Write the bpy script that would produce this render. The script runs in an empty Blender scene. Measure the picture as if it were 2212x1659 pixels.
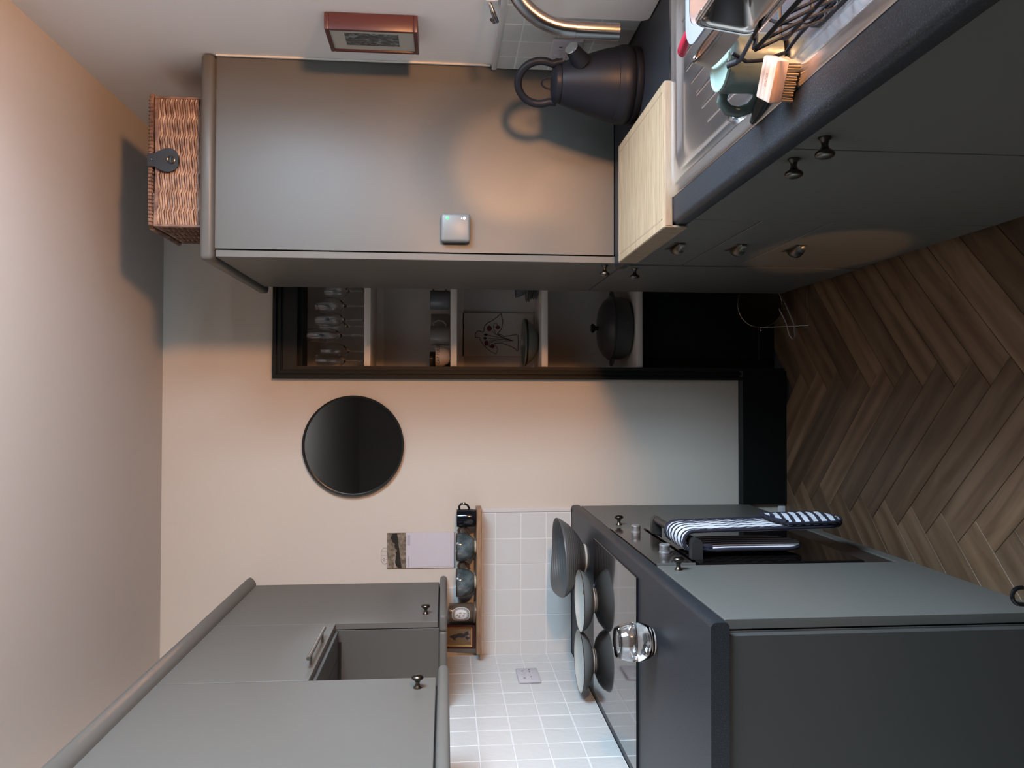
import bpy, bmesh, math, random
from mathutils import Vector, Matrix, Euler
random.seed(7)
S = bpy.context.scene
C = S.collection
PI = math.pi

# ------------------------------------------------------------------ camera
F_PX = 1709.46
cd = bpy.data.cameras.new('camera'); cam = bpy.data.objects.new('camera', cd); C.objects.link(cam)
cd.sensor_fit = 'HORIZONTAL'; cd.sensor_width = 36; cd.lens = F_PX / 2212 * 36; cd.clip_start = .02; cd.clip_end = 60
fw = Vector((0.01789194, 0.99624837, -0.08467034)); rt = Vector((0.99983833, -0.01767625, 0.00329652)); up = Vector((-0.0017875, 0.08471563, 0.99640357))
m = Matrix.Identity(4)
for i, a in enumerate((-up, rt, -fw)):      # the phone was held sideways: its picture lies on its side
    for j in range(3): m[j][i] = a[j]
m.translation = (0, -3.2037, 1.4155)
cam.matrix_world = m
S.camera = cam
# ------------------------------------------------------------------ exposure, world, lights
S.view_settings.view_transform = 'Standard'; S.view_settings.look = 'None'
S.view_settings.gamma = 1; S.view_settings.use_curve_mapping = False
S.view_settings.exposure = 1.75
w = bpy.data.worlds.new('world'); S.world = w; w.use_nodes = True
w.node_tree.nodes['Background'].inputs[0].default_value = (.62, .76, 1, 1)
w.node_tree.nodes['Background'].inputs[1].default_value = 1.2

def light(name, kind, loc, energy, color, to=None, **kw):
    l = bpy.data.lights.new(name, kind); l.energy = energy; l.color = color
    for k, v in kw.items(): setattr(l, k, v)
    o = bpy.data.objects.new(name, l); C.objects.link(o); o.location = loc
    if to is not None: o.rotation_euler = (Vector(to) - Vector(loc)).to_track_quat('-Z', 'Y').to_euler()
    return o
# overcast sky seen through the window over the sink (right wall): it faces in and slightly down, as skylight falls
light('window_daylight', 'AREA', (1.30, -2.06, 1.92), 54, (.62, .82, 1.0), to=(0, -2.06, 1.02), shape='RECTANGLE', size=1.15, size_y=1.10)
# small warm lamp on the worktop, right of the viewpoint
light('table_lamp_bulb', 'SPOT', (.92, -2.72, 1.13), 42, (1, .47, .19), to=(.66, -1.86, 1.35), spot_size=math.radians(108), spot_blend=.7, shadow_soft_size=.085)
# warm lamp of the next room, low behind the camera
light('living_room_lamp', 'SPOT', (-1.15, -3.05, .62), 22, (1, .55, .25), to=(.43, -1.03, .33), spot_size=math.radians(9.5), spot_blend=.25, shadow_soft_size=.02)

# ------------------------------------------------------------------ materials
def mat(name, col, rough=.5, metal=0, bump=0, bscale=60, var=0, vscale=4, coat=0, trans=0, ior=1.45, emit=None, estr=0, stretch=None, spec=None, bdist=.002, aniso=0):
    M = bpy.data.materials.new(name); M.use_nodes = True
    n = M.node_tree.nodes; L = M.node_tree.links; b = n['Principled BSDF']
    b.inputs['Base Color'].default_value = (*col, 1); b.inputs['Roughness'].default_value = rough; b.inputs['Metallic'].default_value = metal
    b.inputs['IOR'].default_value = ior
    if coat: b.inputs['Coat Weight'].default_value = coat; b.inputs['Coat Roughness'].default_value = .08
    if trans: b.inputs['Transmission Weight'].default_value = trans
    if spec is not None: b.inputs['Specular IOR Level'].default_value = spec
    if emit: b.inputs['Emission Color'].default_value = (*emit, 1); b.inputs['Emission Strength'].default_value = estr
    if bump or var:
        tc = n.new('ShaderNodeTexCoord'); mp = n.new('ShaderNodeMapping'); L.new(tc.outputs['Object'], mp.inputs[0])
        if stretch: mp.inputs['Scale'].default_value = stretch
        if bump:
            t = n.new('ShaderNodeTexNoise'); t.inputs['Scale'].default_value = bscale; t.inputs['Detail'].default_value = 3
            bp = n.new('ShaderNodeBump'); bp.inputs['Strength'].default_value = bump; bp.inputs['Distance'].default_value = bdist
            L.new(mp.outputs[0], t.inputs[0]); L.new(t.outputs[0], bp.inputs['Height']); L.new(bp.outputs[0], b.inputs['Normal'])
        if var:
            t = n.new('ShaderNodeTexNoise'); t.inputs['Scale'].default_value = vscale; t.inputs['Detail'].default_value = 4
            r = n.new('ShaderNodeMapRange'); r.inputs[1].default_value = .3; r.inputs[2].default_value = .7
            r.inputs[3].default_value = 1 - var; r.inputs[4].default_value = 1 + var
            mx = n.new('ShaderNodeVectorMath'); mx.operation = 'SCALE'; mx.inputs[0].default_value = col
            L.new(mp.outputs[0], t.inputs[0]); L.new(t.outputs[0], r.inputs[0]); L.new(r.outputs[0], mx.inputs['Scale']); L.new(mx.outputs[0], b.inputs['Base Color'])
    return M

wall_m = mat('painted_plaster', (.60, .535, .46), .85, bump=.12, bscale=90)
ceil_m = mat('ceiling_paint', (.50, .465, .43), .9, bump=.15, bscale=40)
room_m = mat('far_room_paint', (.30, .27, .25), .9)
grey_m = mat('grey_cabinet_paint', (.124, .117, .105), .45, spec=.3, bump=.05, bscale=150)
grey2_m = mat('grey_cabinet_carcass', (.085, .081, .074), .5)
side_m = mat('pale_grey_end_panel', (.100, .097, .089), .37, spec=.42, bump=.25, bscale=70, bdist=.0006)
black_m = mat('black_gloss_woodwork', (.006, .008, .0075), .5, spec=.3)
darkgrey_m = mat('dark_grey_woodwork', (.022, .021, .020), .55, spec=.3)
shelf_m = mat('pale_shelf_paint', (.72, .65, .58), .5)
niche_m = mat('niche_paint', (.62, .565, .52), .8)
white_m = mat('white_plastic', (.72, .72, .74), .35)
chrome_m = mat('brushed_steel', (.20, .195, .195), .22, metal=1)
steel_m = mat('sink_steel', (.86, .88, .92), .24, metal=1, bump=.08, bscale=300, stretch=(1, .08, 1), bdist=.0004)
gun_m = mat('gunmetal', (.12, .108, .092), .30, metal=1)
hand_m = mat('dark_anodised', (.075, .075, .075), .38, metal=.7)
glass_m = mat('clear_glass', (1, 1, 1), .0, trans=1, ior=1.47)
water_m = mat('water', (1, 1, 1), .0, trans=1, ior=1.33)
hobglass_m = mat('black_hob_glass', (.006, .006, .007), .045, coat=.6, ior=1.55)
ovenglass_m = mat('black_oven_glass', (.005, .004, .004), .06, ior=1.6)
rubber_m = mat('black_rubber', (.01, .01, .011), .6)
led_g = mat('green_led', (.1, .9, .2), .4, emit=(.04, 1, .12), estr=.55)
led_w = mat('white_led', (.9, .9, .9), .4, emit=(1, 1, 1), estr=.5)

def nodemat(name):
    M = bpy.data.materials.new(name); M.use_nodes = True
    return M, M.node_tree.nodes, M.node_tree.links, M.node_tree.nodes['Principled BSDF']
def ramp(n, pts):
    r = n.new('ShaderNodeValToRGB')
    while len(r.color_ramp.elements) < len(pts): r.color_ramp.elements.new(.5)
    for e, (p, c) in zip(r.color_ramp.elements, pts): e.position = p; e.color = (*c, 1)
    return r
# speckled black worktop
worktop_m, n, L, b = nodemat('speckled_black_laminate')
tc = n.new('ShaderNodeTexCoord'); t = n.new('ShaderNodeTexNoise'); t.inputs['Scale'].default_value = 420; t.inputs['Detail'].default_value = 2
r = ramp(n, [(.35, (.012, .013, .016)), (.62, (.026, .028, .033)), (.72, (.07, .07, .078))])
L.new(tc.outputs['Object'], t.inputs[0]); L.new(t.outputs[0], r.inputs[0]); L.new(r.outputs[0], b.inputs['Base Color'])
b.inputs['Roughness'].default_value = .42; b.inputs['Specular IOR Level'].default_value = .35
bu = n.new('ShaderNodeBump'); bu.inputs['Strength'].default_value = .25; bu.inputs['Distance'].default_value = .0006; L.new(t.outputs[0], bu.inputs['Height']); L.new(bu.outputs[0], b.inputs['Normal'])
# wood
def wood(name, dark, mid, light_, axis_scale, rough=.5, scale=3, rnd=True, tone=.25):
    M, n, L, b = nodemat(name)
    tc = n.new('ShaderNodeTexCoord'); oi = n.new('ShaderNodeObjectInfo'); ad = n.new('ShaderNodeVectorMath'); ad.operation = 'ADD'
    sc = n.new('ShaderNodeVectorMath'); sc.operation = 'SCALE'; sc.inputs[0].default_value = (7, 13, 5)
    L.new(oi.outputs['Random'], sc.inputs['Scale']); L.new(tc.outputs['Object'], ad.inputs[0]); L.new(sc.outputs[0], ad.inputs[1])
    mp = n.new('ShaderNodeMapping'); mp.inputs['Scale'].default_value = axis_scale; L.new(ad.outputs[0], mp.inputs[0])
    t = n.new('ShaderNodeTexNoise'); t.inputs['Scale'].default_value = scale; t.inputs['Detail'].default_value = 6; t.inputs['Distortion'].default_value = 1.2
    wv = n.new('ShaderNodeTexWave'); wv.bands_direction = 'Y'; wv.inputs['Scale'].default_value = scale * .22; wv.inputs['Distortion'].default_value = 7; wv.inputs['Detail'].default_value = 2; wv.inputs['Detail Scale'].default_value = .8
    L.new(mp.outputs[0], t.inputs[0]); L.new(mp.outputs[0], wv.inputs[0])
    mx = n.new('ShaderNodeMath'); mx.operation = 'MULTIPLY_ADD'; mx.inputs[1].default_value = .20; L.new(wv.outputs[1], mx.inputs[0])
    m2 = n.new('ShaderNodeMath'); m2.operation = 'MULTIPLY'; m2.inputs[1].default_value = .84; L.new(t.outputs[0], m2.inputs[0]); L.new(m2.outputs[0], mx.inputs[2])
    r = ramp(n, [(.32, dark), (.5, mid), (.72, light_)]); L.new(mx.outputs[0], r.inputs[0])
    hs = n.new('ShaderNodeHueSaturation'); L.new(r.outputs[0], hs.inputs['Color'])
    mr = n.new('ShaderNodeMapRange'); mr.inputs[3].default_value = 1 - tone; mr.inputs[4].default_value = 1 + tone
    L.new(oi.outputs['Random'], mr.inputs[0]); L.new(mr.outputs[0], hs.inputs['Value'])
    L.new(hs.outputs[0], b.inputs['Base Color']); b.inputs['Roughness'].default_value = rough
    bu = n.new('ShaderNodeBump'); bu.inputs['Strength'].default_value = .15; bu.inputs['Distance'].default_value = .001; L.new(t.outputs[0], bu.inputs['Height']); L.new(bu.outputs[0], b.inputs['Normal'])
    return M
floor_m = wood('oak_plank', (.118, .068, .038), (.168, .100, .057), (.228, .143, .085), (1.0, 7, 1), rough=.46, scale=3, tone=.35)
board_m = wood('bamboo', (.30, .20, .115), (.40, .285, .175), (.47, .355, .235), (3, 40, 3), rough=.55, scale=3, tone=0)
boarddk_m = wood('bamboo_edge', (.19, .125, .075), (.26, .18, .11), (.31, .22, .145), (3, 30, 30), rough=.6, scale=3, tone=0)
plank_m = wood('shelf_wood', (.14, .075, .04), (.26, .15, .085), (.36, .22, .13), (4, 30, 30), rough=.55, scale=3, tone=0)
brush_m = wood('brush_wood', (.28, .18, .14), (.36, .25, .20), (.42, .31, .25), (4, 30, 30), rough=.6, scale=3, tone=0)
# ceramic tile with slightly uneven face
tile_m, n, L, b = nodemat('white_glazed_tile')
tc = n.new('ShaderNodeTexCoord'); oi = n.new('ShaderNodeObjectInfo'); ad = n.new('ShaderNodeVectorMath'); ad.operation = 'ADD'
sc = n.new('ShaderNodeVectorMath'); sc.operation = 'SCALE'; sc.inputs[0].default_value = (9, 5, 7)
L.new(oi.outputs['Random'], sc.inputs['Scale']); L.new(tc.outputs['Object'], ad.inputs[0]); L.new(sc.outputs[0], ad.inputs[1])
t = n.new('ShaderNodeTexNoise'); t.inputs['Scale'].default_value = 16; t.inputs['Detail'].default_value = 3; t.inputs['Distortion'].default_value = 1.5; L.new(ad.outputs[0], t.inputs[0])
bu = n.new('ShaderNodeBump'); bu.inputs['Strength'].default_value = .35; bu.inputs['Distance'].default_value = .004; L.new(t.outputs[0], bu.inputs['Height']); L.new(bu.outputs[0], b.inputs['Normal'])
b.inputs['Base Color'].default_value = (.60, .60, .585, 1); b.inputs['Roughness'].default_value = .22
grout_m = mat('pale_grout', (.70, .70, .69), .8)
# wicker
wick_m, n, L, b = nodemat('wicker_willow')
tc = n.new('ShaderNodeTexCoord'); t = n.new('ShaderNodeTexNoise'); t.inputs['Scale'].default_value = 38; t.inputs['Detail'].default_value = 4
r = ramp(n, [(.3, (.09, .042, .027)), (.5, (.19, .10, .066)), (.7, (.31, .185, .125))]); L.new(tc.outputs['Object'], t.inputs[0]); L.new(t.outputs[0], r.inputs[0]); L.new(r.outputs[0], b.inputs['Base Color'])
b.inputs['Roughness'].default_value = .38

# ------------------------------------------------------------------ mesh helpers
class MB:
    def __init__(s): s.bm = bmesh.new(); s.uv = None
    def box(s, x0, x1, y0, y1, z0, z1, bev=0, seg=1):
        vs = [s.bm.verts.new((x, y, z)) for z in (z0, z1) for x, y in ((x0, y0), (x1, y0), (x1, y1), (x0, y1))]
        fs = [s.bm.faces.new([vs[i] for i in f]) for f in ((3, 2, 1, 0), (4, 5, 6, 7), (0, 1, 5, 4), (1, 2, 6, 5), (2, 3, 7, 6), (3, 0, 4, 7))]
        if bev:
            es = list({e for f in fs for e in f.edges})
            bmesh.ops.bevel(s.bm, geom=es, offset=bev, segments=seg, profile=.5, affect='EDGES', clamp_overlap=True)
        return s
    def prism(s, pts, axis, a0, a1):
        """polygon pts (2D) extruded along axis from a0 to a1; pts are the other two coordinates in xyz order"""
        def P(p, a):
            l = list(p); l.insert(axis, a); return l
        A = [s.bm.verts.new(P(p, a0)) for p in pts]; B = [s.bm.verts.new(P(p, a1)) for p in pts]
        n = len(pts)
        s.bm.faces.new(A[::-1]); s.bm.faces.new(B)
        for i in range(n): s.bm.faces.new([A[i], A[(i + 1) % n], B[(i + 1) % n], B[i]])
        return s
    def lathe(s, prof, c=(0, 0, 0), seg=32, axis='Z', wob=None):
        rings = []
        for k, (r, h) in enumerate(prof):
            if r < 1e-6:
                p = {'Z': (0, 0, h), 'X': (h, 0, 0), 'Y': (0, h, 0)}[axis]
                rings.append([s.bm.verts.new(Vector(c) + Vector(p))]); continue
            ring = []
            for i in range(seg):
                a = 2 * PI * i / seg; rr, hh = r, h
                if wob: rr, hh = wob(a, r, h, k)
                x, y = rr * math.cos(a), rr * math.sin(a)
                p = {'Z': (x, y, hh), 'X': (hh, x, y), 'Y': (y, hh, x)}[axis]
                ring.append(s.bm.verts.new(Vector(c) + Vector(p)))
            rings.append(ring)
        for A, B in zip(rings, rings[1:]):
            if len(A) == 1 and len(B) == 1: continue
            for i in range(seg):
                j = (i + 1) % seg
                if len(A) == 1: s.bm.faces.new([A[0], B[j], B[i]])
                elif len(B) == 1: s.bm.faces.new([A[i], A[j], B[0]])
                else: s.bm.faces.new([A[i], A[j], B[j], B[i]])
        return s
    def tube(s, pts, r, seg=8, closed=False, flat=1.0, caps=True, upv=None):
        pts = [Vector(p) for p in pts]; N = len(pts); rings = []
        rs = r if isinstance(r, (list, tuple)) else [r] * N
        u = None
        for i in range(N):
            if closed: d = (pts[(i + 1) % N] - pts[i - 1])
            else: d = pts[min(i + 1, N - 1)] - pts[max(i - 1, 0)]
            d.normalize()
            if u is None:
                u = Vector(upv) if upv else (Vector((0, 0, 1)) if abs(d.z) < .9 else Vector((1, 0, 0)))
            u = (u - d * u.dot(d)).normalized(); v = d.cross(u)
            rings.append([s.bm.verts.new(pts[i] + (u * math.cos(2 * PI * k / seg) * flat + v * math.sin(2 * PI * k / seg)) * rs[i]) for k in range(seg)])
        for i in range(N if closed else N - 1):
            A, B = rings[i], rings[(i + 1) % N]
            for k in range(seg): s.bm.faces.new([A[k], A[(k + 1) % seg], B[(k + 1) % seg], B[k]])
        if not closed and caps: s.bm.faces.new(rings[0][::-1]); s.bm.faces.new(rings[-1])
        return s
    def poly(s, pts): s.bm.faces.new([s.bm.verts.new(p) for p in pts]); return s
    def rot(s, M4):
        bmesh.ops.transform(s.bm, matrix=M4, verts=s.bm.verts); return s
    def build(s, name, m, parent=None, world=True, smooth=True, ang=35, label=None):
        bmesh.ops.recalc_face_normals(s.bm, faces=s.bm.faces)
        if parent is not None and world:
            bmesh.ops.translate(s.bm, vec=-wloc(parent), verts=s.bm.verts)
        me = bpy.data.meshes.new(name); s.bm.to_mesh(me); s.bm.free()
        if smooth:
            me.polygons.foreach_set('use_smooth', [True] * len(me.polygons)); me.set_sharp_from_angle(angle=math.radians(ang))
        me.materials.append(m)
        return link(name, me, parent, label)
def wloc(o):
    v = Vector((0, 0, 0))
    while o is not None: v += o.location; o = o.parent
    return v
def link(name, me, parent=None, label=None):
    o = bpy.data.objects.new(name, me); C.objects.link(o)
    if parent is not None: o.parent = parent
    if label: o['label'] = label
    return o
def thing(name, label, cat, loc=(0, 0, 0), rz=0, group=None):
    o = bpy.data.objects.new(name, None); C.objects.link(o); o.location = loc; o.rotation_euler = (0, 0, rz); o.empty_display_size = .05
    o['label'] = label; o['category'] = cat
    if group: o['group'] = group
    return o
def tag(o, label, cat, group=None):
    o['label'] = label; o['category'] = cat
    if group: o['group'] = group
    return o
def struct(o): o['kind'] = 'structure'; return o
def copy_tree(o, parent=None):
    c = o.copy(); C.objects.link(c)
    if parent is not None: c.parent = parent
    for ch in list(o.children): copy_tree(ch, c)
    return c
def text(name, s, size, m, loc, rot, parent, ext=.0003, align='LEFT', font_scale=1.0, label=None, off=0):
    cu = bpy.data.curves.new('t', 'FONT'); cu.body = s; cu.size = size; cu.extrude = ext; cu.align_x = align; cu.resolution_u = 2; cu.offset = off
    o = bpy.data.objects.new('t', cu); C.objects.link(o); bpy.context.view_layer.update()
    me = bpy.data.meshes.new_from_object(o); bpy.data.objects.remove(o); bpy.data.curves.remove(cu)
    me.materials.clear(); me.materials.append(m); me.name = name
    q = link(name, me, parent, label); q.rotation_euler = rot
    q.location = Vector(loc) - (wloc(parent) if parent is not None else Vector()); q.scale = (font_scale, 1, 1)
    return q
def arc(c, r, a0, a1, n, plane='XZ', y=0):
    out = []
    for i in range(n + 1):
        a = math.radians(a0 + (a1 - a0) * i / n); p, q = c[0] + r * math.cos(a), c[1] + r * math.sin(a)
        out.append((p, y, q) if plane == 'XZ' else ((p, q, y) if plane == 'XY' else (y, p, q)))
    return out

# ------------------------------------------------------------------ constants (metres)
XL, XR, ZC = -1.037, 1.006, 2.517
AX0, AX1, AZ = .118, .80, 2.012        # alcove opening in the end wall
YB = -7.2                              # far end of the room behind the camera
# ------------------------------------------------------------------ room shell
struct(MB().box(-3.2, XR + .3, YB, .6, -.06, -.0115).build('floor', mat('subfloor', (.05, .035, .025), .8)))
floor = bpy.data.objects['floor']
struct(MB().box(-3.2, XR + .3, YB, .6, ZC, ZC + .08).build('ceiling', ceil_m))
wb = MB(); wb.box(XL - .12, AX0, 0, .14, 0, ZC).box(AX0, AX1, 0, .14, AZ, ZC).box(AX1, XR + .12, 0, .14, 0, ZC)
wall_end = struct(wb.build('wall_end', wall_m, smooth=False))
struct(MB().box(AX0 - .02, AX0, .14, .30, 0, AZ + .02).box(AX1, AX1 + .02, .14, .30, 0, AZ + .02).box(AX0 - .02, AX1 + .02, .28, .30, 0, AZ + .02).box(AX0, AX1, .14, .28, AZ, AZ + .02).build('wall_alcove', niche_m, smooth=False))
wall_left = struct(MB().box(XL - .12, XL, -2.75, 0, 0, ZC).build('wall_left', wall_m, smooth=False))
W0, W1, WZ0, WZ1 = -2.58, -1.54, 1.29, 2.24
wr = MB(); wr.box(XR, XR + .12, W1, 0, 0, ZC).box(XR, XR + .12, YB, W0, 0, ZC).box(XR, XR + .12, W0, W1, 0, WZ0).box(XR, XR + .12, W0, W1, WZ1, ZC)
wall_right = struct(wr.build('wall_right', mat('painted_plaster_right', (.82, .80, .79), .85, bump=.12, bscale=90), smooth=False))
struct(MB().box(-3.2, XR + .12, YB - .1, YB, 0, ZC).build('wall_back', room_m, smooth=False))
struct(MB().box(-3.3, -3.2, YB, -2.75, 0, ZC).box(-3.2, XL - .12, -2.85, -2.75, 0, ZC).build('wall_living', room_m, smooth=False))
win = struct(MB().box(XR + .05, XR + .09, W0, W1, WZ0, WZ0 + .05).box(XR + .05, XR + .09, W0, W1, WZ1 - .05, WZ1).box(XR + .05, XR + .09, W0, W0 + .05, WZ0 + .05, WZ1 - .05).box(XR + .05, XR + .09, W1 - .05, W1, WZ0 + .05, WZ1 - .05).box(XR + .055, XR + .085, -2.075, -2.045, WZ0 + .05, WZ1 - .05).build('window_1', white_m))

# herringbone planks -------------------------------------------------
PW, PLn = .104, .612
pm = MB().box(.0006, PLn - .0006, .0006, PW - .0006, -.0115, 0, bev=.0012); pl0 = None
O0 = Vector((-.325, -.162, 0)); d1 = Vector((1, -1, 0)).normalized(); q1 = Vector((-1, -1, 0)).normalized()
bmesh.ops.recalc_face_normals(pm.bm, faces=pm.bm.faces); pme = bpy.data.meshes.new('plank'); pm.bm.to_mesh(pme); pm.bm.free(); pme.materials.append(floor_m)
def plank(origin, ang, x):
    o = link('plank', pme, floor); o.location = origin; o.rotation_euler = (0, 0, ang)
for col in range(-1, 2):
    for i in range(-5, 20):
        O = O0 + d1 * (i * PW) + q1 * (i * PW) + Vector((col * PLn * math.sqrt(2), 0, 0))
        # plank along d1, width grows along q1
        cH = O + d1 * PLn / 2 + q1 * PW / 2
        if -.62 < cH.x < .66 and -2.75 < cH.y < .12:
            plank(O + q1 * PW, math.atan2(d1.y, d1.x), 0)
        cV = O + q1 * PLn / 2 - d1 * PW / 2
        if -.62 < cV.x < .66 and -2.75 < cV.y < .12:
            plank(O - d1 * PW, math.atan2(q1.y, q1.x), 0)

# architrave round the alcove, skirting -------------------------------
ar = MB()
def prof_band(b0, b1, y0):
    # left leg + head, as mitred frame in X/Z; band measured from outer edge x=.076 / z=2.092
    xo, zo = .076 + b0, 2.092 - b0; xi, zi = .076 + b1, 2.092 - b1
    pts = [(xo, 0.0), (xo, zo), (AX1 + .05, zo), (AX1 + .05, zi), (xi, zi), (xi, 0.0)]
    ar.prism(pts, 1, y0, -.0005)
prof_band(.0, .013, -.024); prof_band(.0135, .020, -.012); prof_band(.0205, .031, -.018); prof_band(.0315, .036, -.008)
struct(ar.build('trim_1', black_m, ang=20))
struct(MB().prism([(.1125, 0), (.1125, 2.055), (AX1, 2.055), (AX1, 2.0), (.127, 2.0), (.127, 0)], 1, -.005, .0).build('trim_2', darkgrey_m))
struct(MB().box(.127, AX1, .03, .14, 1.985, 2.011).build('trim_3', black_m))
sk = MB(); sk.prism([(-.0005, 0), (-.0005, .198), (-.012, .198), (-.022, .186), (-.022, 0)], 0, -.437, .115)
struct(sk.build('baseboard_end', black_m, ang=20))
# low black panelled front inside the alcove
alc = thing('alcove_cupboard', 'black panelled cupboard front low in the alcove under the lowest shelf', 'cupboard', (.45, .11, 0))
MB().box(.12, AX1 - .002, .112, .13, .0, .60).build('panel', black_m, alc)
for a in ((.127, .165, .0, .598), (.165, AX1, .56, .598), (.165, AX1, .0, .07), (.44, .475, .07, .56)):
    MB().box(a[0], a[1], .098, .112, a[2], a[3], bev=.002).build('frame_rail', black_m, alc)
# alcove shelves
SH = [('top alcove shelf carrying the stemmed glasses', 1.739), ('second alcove shelf from the top, carrying the mugs', 1.393), ('third alcove shelf from the top, carrying the bird print', 1.022), ('lowest alcove shelf, carrying the casserole pot', .628)]
for lab, z in SH:
    o = thing('wall_shelf', 'pale painted ' + lab, 'shelf', (.46, .14, z), group='alcove shelves')
    MB().box(.127, AX1 - .001, .004, .279, z - .027, z, bev=.004, seg=2).build('board', shelf_m, o)
    MB().box(.127, AX1 - .001, .262, .2795, z - .06, z - .0275).build('batten', shelf_m, o)

# ------------------------------------------------------------------ tiles
TP = .1025
tcache = {}
def tile_mesh(w_, h_, axis):
    k = (round(w_, 4), round(h_, 4), axis)
    if k not in tcache:
        g = .0012
        b_ = MB().box(g, w_ - g, -.004, .004, g, h_ - g, bev=.0016)
        if axis == 'X': b_.rot(Matrix.Rotation(PI / 2, 4, 'Z'))   # width runs along +Y
        bmesh.ops.recalc_face_normals(b_.bm, faces=b_.bm.faces)
        me = bpy.data.meshes.new('tile'); b_.bm.to_mesh(me); b_.bm.free(); me.materials.append(tile_m); tcache[k] = me
        me.polygons.foreach_set('use_smooth', [True] * len(me.polygons)); me.set_sharp_from_angle(angle=math.radians(25))
    return tcache[k]
def tiles(wall, axis, pos, a0, a1, phase, z0, z1, skip=None):
    js = [a0]; v = phase
    while v < a1 - .012:
        if v > a0 + .012: js.append(v)
        v += TP
    js.append(a1)
    zs = [z0]; z = z0 + TP
    while z < z1 - .012: zs.append(z); z += TP
    zs.append(z1)
    for u0, u1 in zip(js, js[1:]):
        for v0, v1 in zip(zs, zs[1:]):
            if skip and skip(u0, v0): continue
            o = link('tile', tile_mesh(u1 - u0, v1 - v0, axis), wall)
            t_ = random.uniform(-.0007, .0007)
            o.location = (u0, pos + t_, v0) if axis == 'Y' else (pos + t_, u0, v0)
            o.rotation_euler = (random.uniform(-.003, .003), 0, random.uniform(-.003, .003))
ZT = .902
MB().box(-1.036, -.458, -.0092, -.0002, ZT, 1.268).build('grout', grout_m, wall_end)
MB().box(-1.036, -.76, -.0092, -.0002, 1.2685, 1.425).build('grout', grout_m, wall_end)
tiles(wall_end, 'Y', -.006, -1.031, -.462, -1.031 + .0545, ZT, ZT + 3.5 * TP)
tiles(wall_end, 'Y', -.006, -1.031, -.76, -1.031 + .0545, ZT + 3.5 * TP, 1.425)
MB().box(-.461, -.446, -.012, -.0003, ZT, 1.268, bev=.002).build('tile_edge', mat('trim_white', (.60, .58, .57), .4), wall_end)
MB().box(XL + .0002, XL + .0092, -2.25, -.011, ZT, 1.425).build('grout', grout_m, wall_left)
tiles(wall_left, 'X', XL + .006, -2.16, -.011, -.03 - 21 * TP + .004, ZT, 1.425)
MB().box(XR - .0092, XR - .0002, -2.2, -.835, ZT, 1.262).build('grout', grout_m, wall_right)
tiles(wall_right, 'X', XR - .006, -1.80, -.835, -.815 - 12 * TP, ZT, 1.262)
MB().box(XR - .016, XR - .0003, -1.80, -.833, 1.2625, 1.278, bev=.004, seg=2).build('tile_edge', mat('trim_white2', (.60, .58, .57), .4), wall_right)
MB().box(XR - .005, XR - .0003, -.842, -.832, 1.28, 2.088, bev=.002).build('sealant', mat('sealant', (.70, .66, .60), .5), wall_right)

# ------------------------------------------------------------------ hardware
def knob_mesh(seg=24):
    b_ = MB().lathe([(0, 0), (.0105, 0), (.0105, .002), (.0065, .006), (.0052, .013), (.0075, .019), (.0145, .0235), (.0158, .027), (.0145, .0305), (.0085, .0335), (0, .0345)], axis='Z', seg=seg)
    bmesh.ops.recalc_face_normals(b_.bm, faces=b_.bm.faces)
    me = bpy.data.meshes.new('knob'); b_.bm.to_mesh(me); b_.bm.free(); me.materials.append(gun_m)
    me.polygons.foreach_set('use_smooth', [True] * len(me.polygons)); me.set_sharp_from_angle(angle=math.radians(60)); return me
KM = knob_mesh()
def knob(parent, loc, direction):
    o = link('knob', KM, parent); o.rotation_euler = Vector(direction).to_track_quat('Z', 'Y').to_euler(); o.location = Vector(loc) - wloc(parent); return o

# ------------------------------------------------------------------ left base run
LF = -.437
def base_left(name, label, y0, y1, ky, kz=.815):
    t_ = thing(name, label, 'cabinet', ((XL + LF) / 2, (y0 + y1) / 2, 0), group='base cabinets on the cooker side')
    MB().box(XL + .003, LF - .024, y0 + .001, y1 - .001, .12, .862).build('carcass', grey2_m, t_)
    d = MB().box(LF - .021, LF, y0 + .0015, y1 - .0015, .165, .861, bev=.0012).build('door', grey_m, t_)
    knob(d, (LF, ky, kz), (1, 0, 0))
    MB().box(XL + .05, LF - .07, y0 + .001, y1 - .001, 0.001, .119).build('plinth', darkgrey_m, t_)
    return t_
base_left('base_cabinet', 'grey base cabinet with one knob, between the end wall and the oven', -.572, -.013, -.505)
base_left('base_cabinet', 'grey base cabinet nearest the camera on the oven side, under the worktop end', -1.670, -1.166, -1.221, .82)
ep = MB().box(XL + .003, LF - .026, -1.692, -1.6725, .001, .862, bev=.001).build('end_panel', mat('grey_end_panel', (.058, .055, .051), .5, spec=.3, bump=.05, bscale=150))
tag(ep, 'large dark grey end panel closing the near end of the oven-side run', 'panel')
ov = thing('built_in_oven', 'black glass built-in oven with two silver knobs and a thick bar handle', 'oven', ((XL + LF) / 2, -.869, 0))
O_0, O_1 = -1.1635, -.5745
MB().box(XL + .005, LF - .02, O_0, O_1, .205, .861).build('housing', rubber_m, ov)
MB().box(LF - .019, LF + .002, O_0 + .002, O_1 - .002, .757, .861, bev=.001).build('control_panel', mat('oven_panel', (.035, .026, .022), .12, metal=.3), ov)
MB().box(LF - .017, LF + .0055, O_0 - .0008, O_0 + .0018, .757, .861).build('panel_edge', mat('silver_edge', (.7, .7, .7), .3, metal=1), ov)
dr = MB().box(LF - .019, LF + .004, O_0 + .002, O_1 - .002, .292, .745, bev=.002).build('door', ovenglass_m, ov)
MB().box(LF - .019, LF - .002, O_0 + .002, O_1 - .002, .21, .288).build('vent_panel', mat('oven_vent', (.03, .024, .022), .3), ov)
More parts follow.
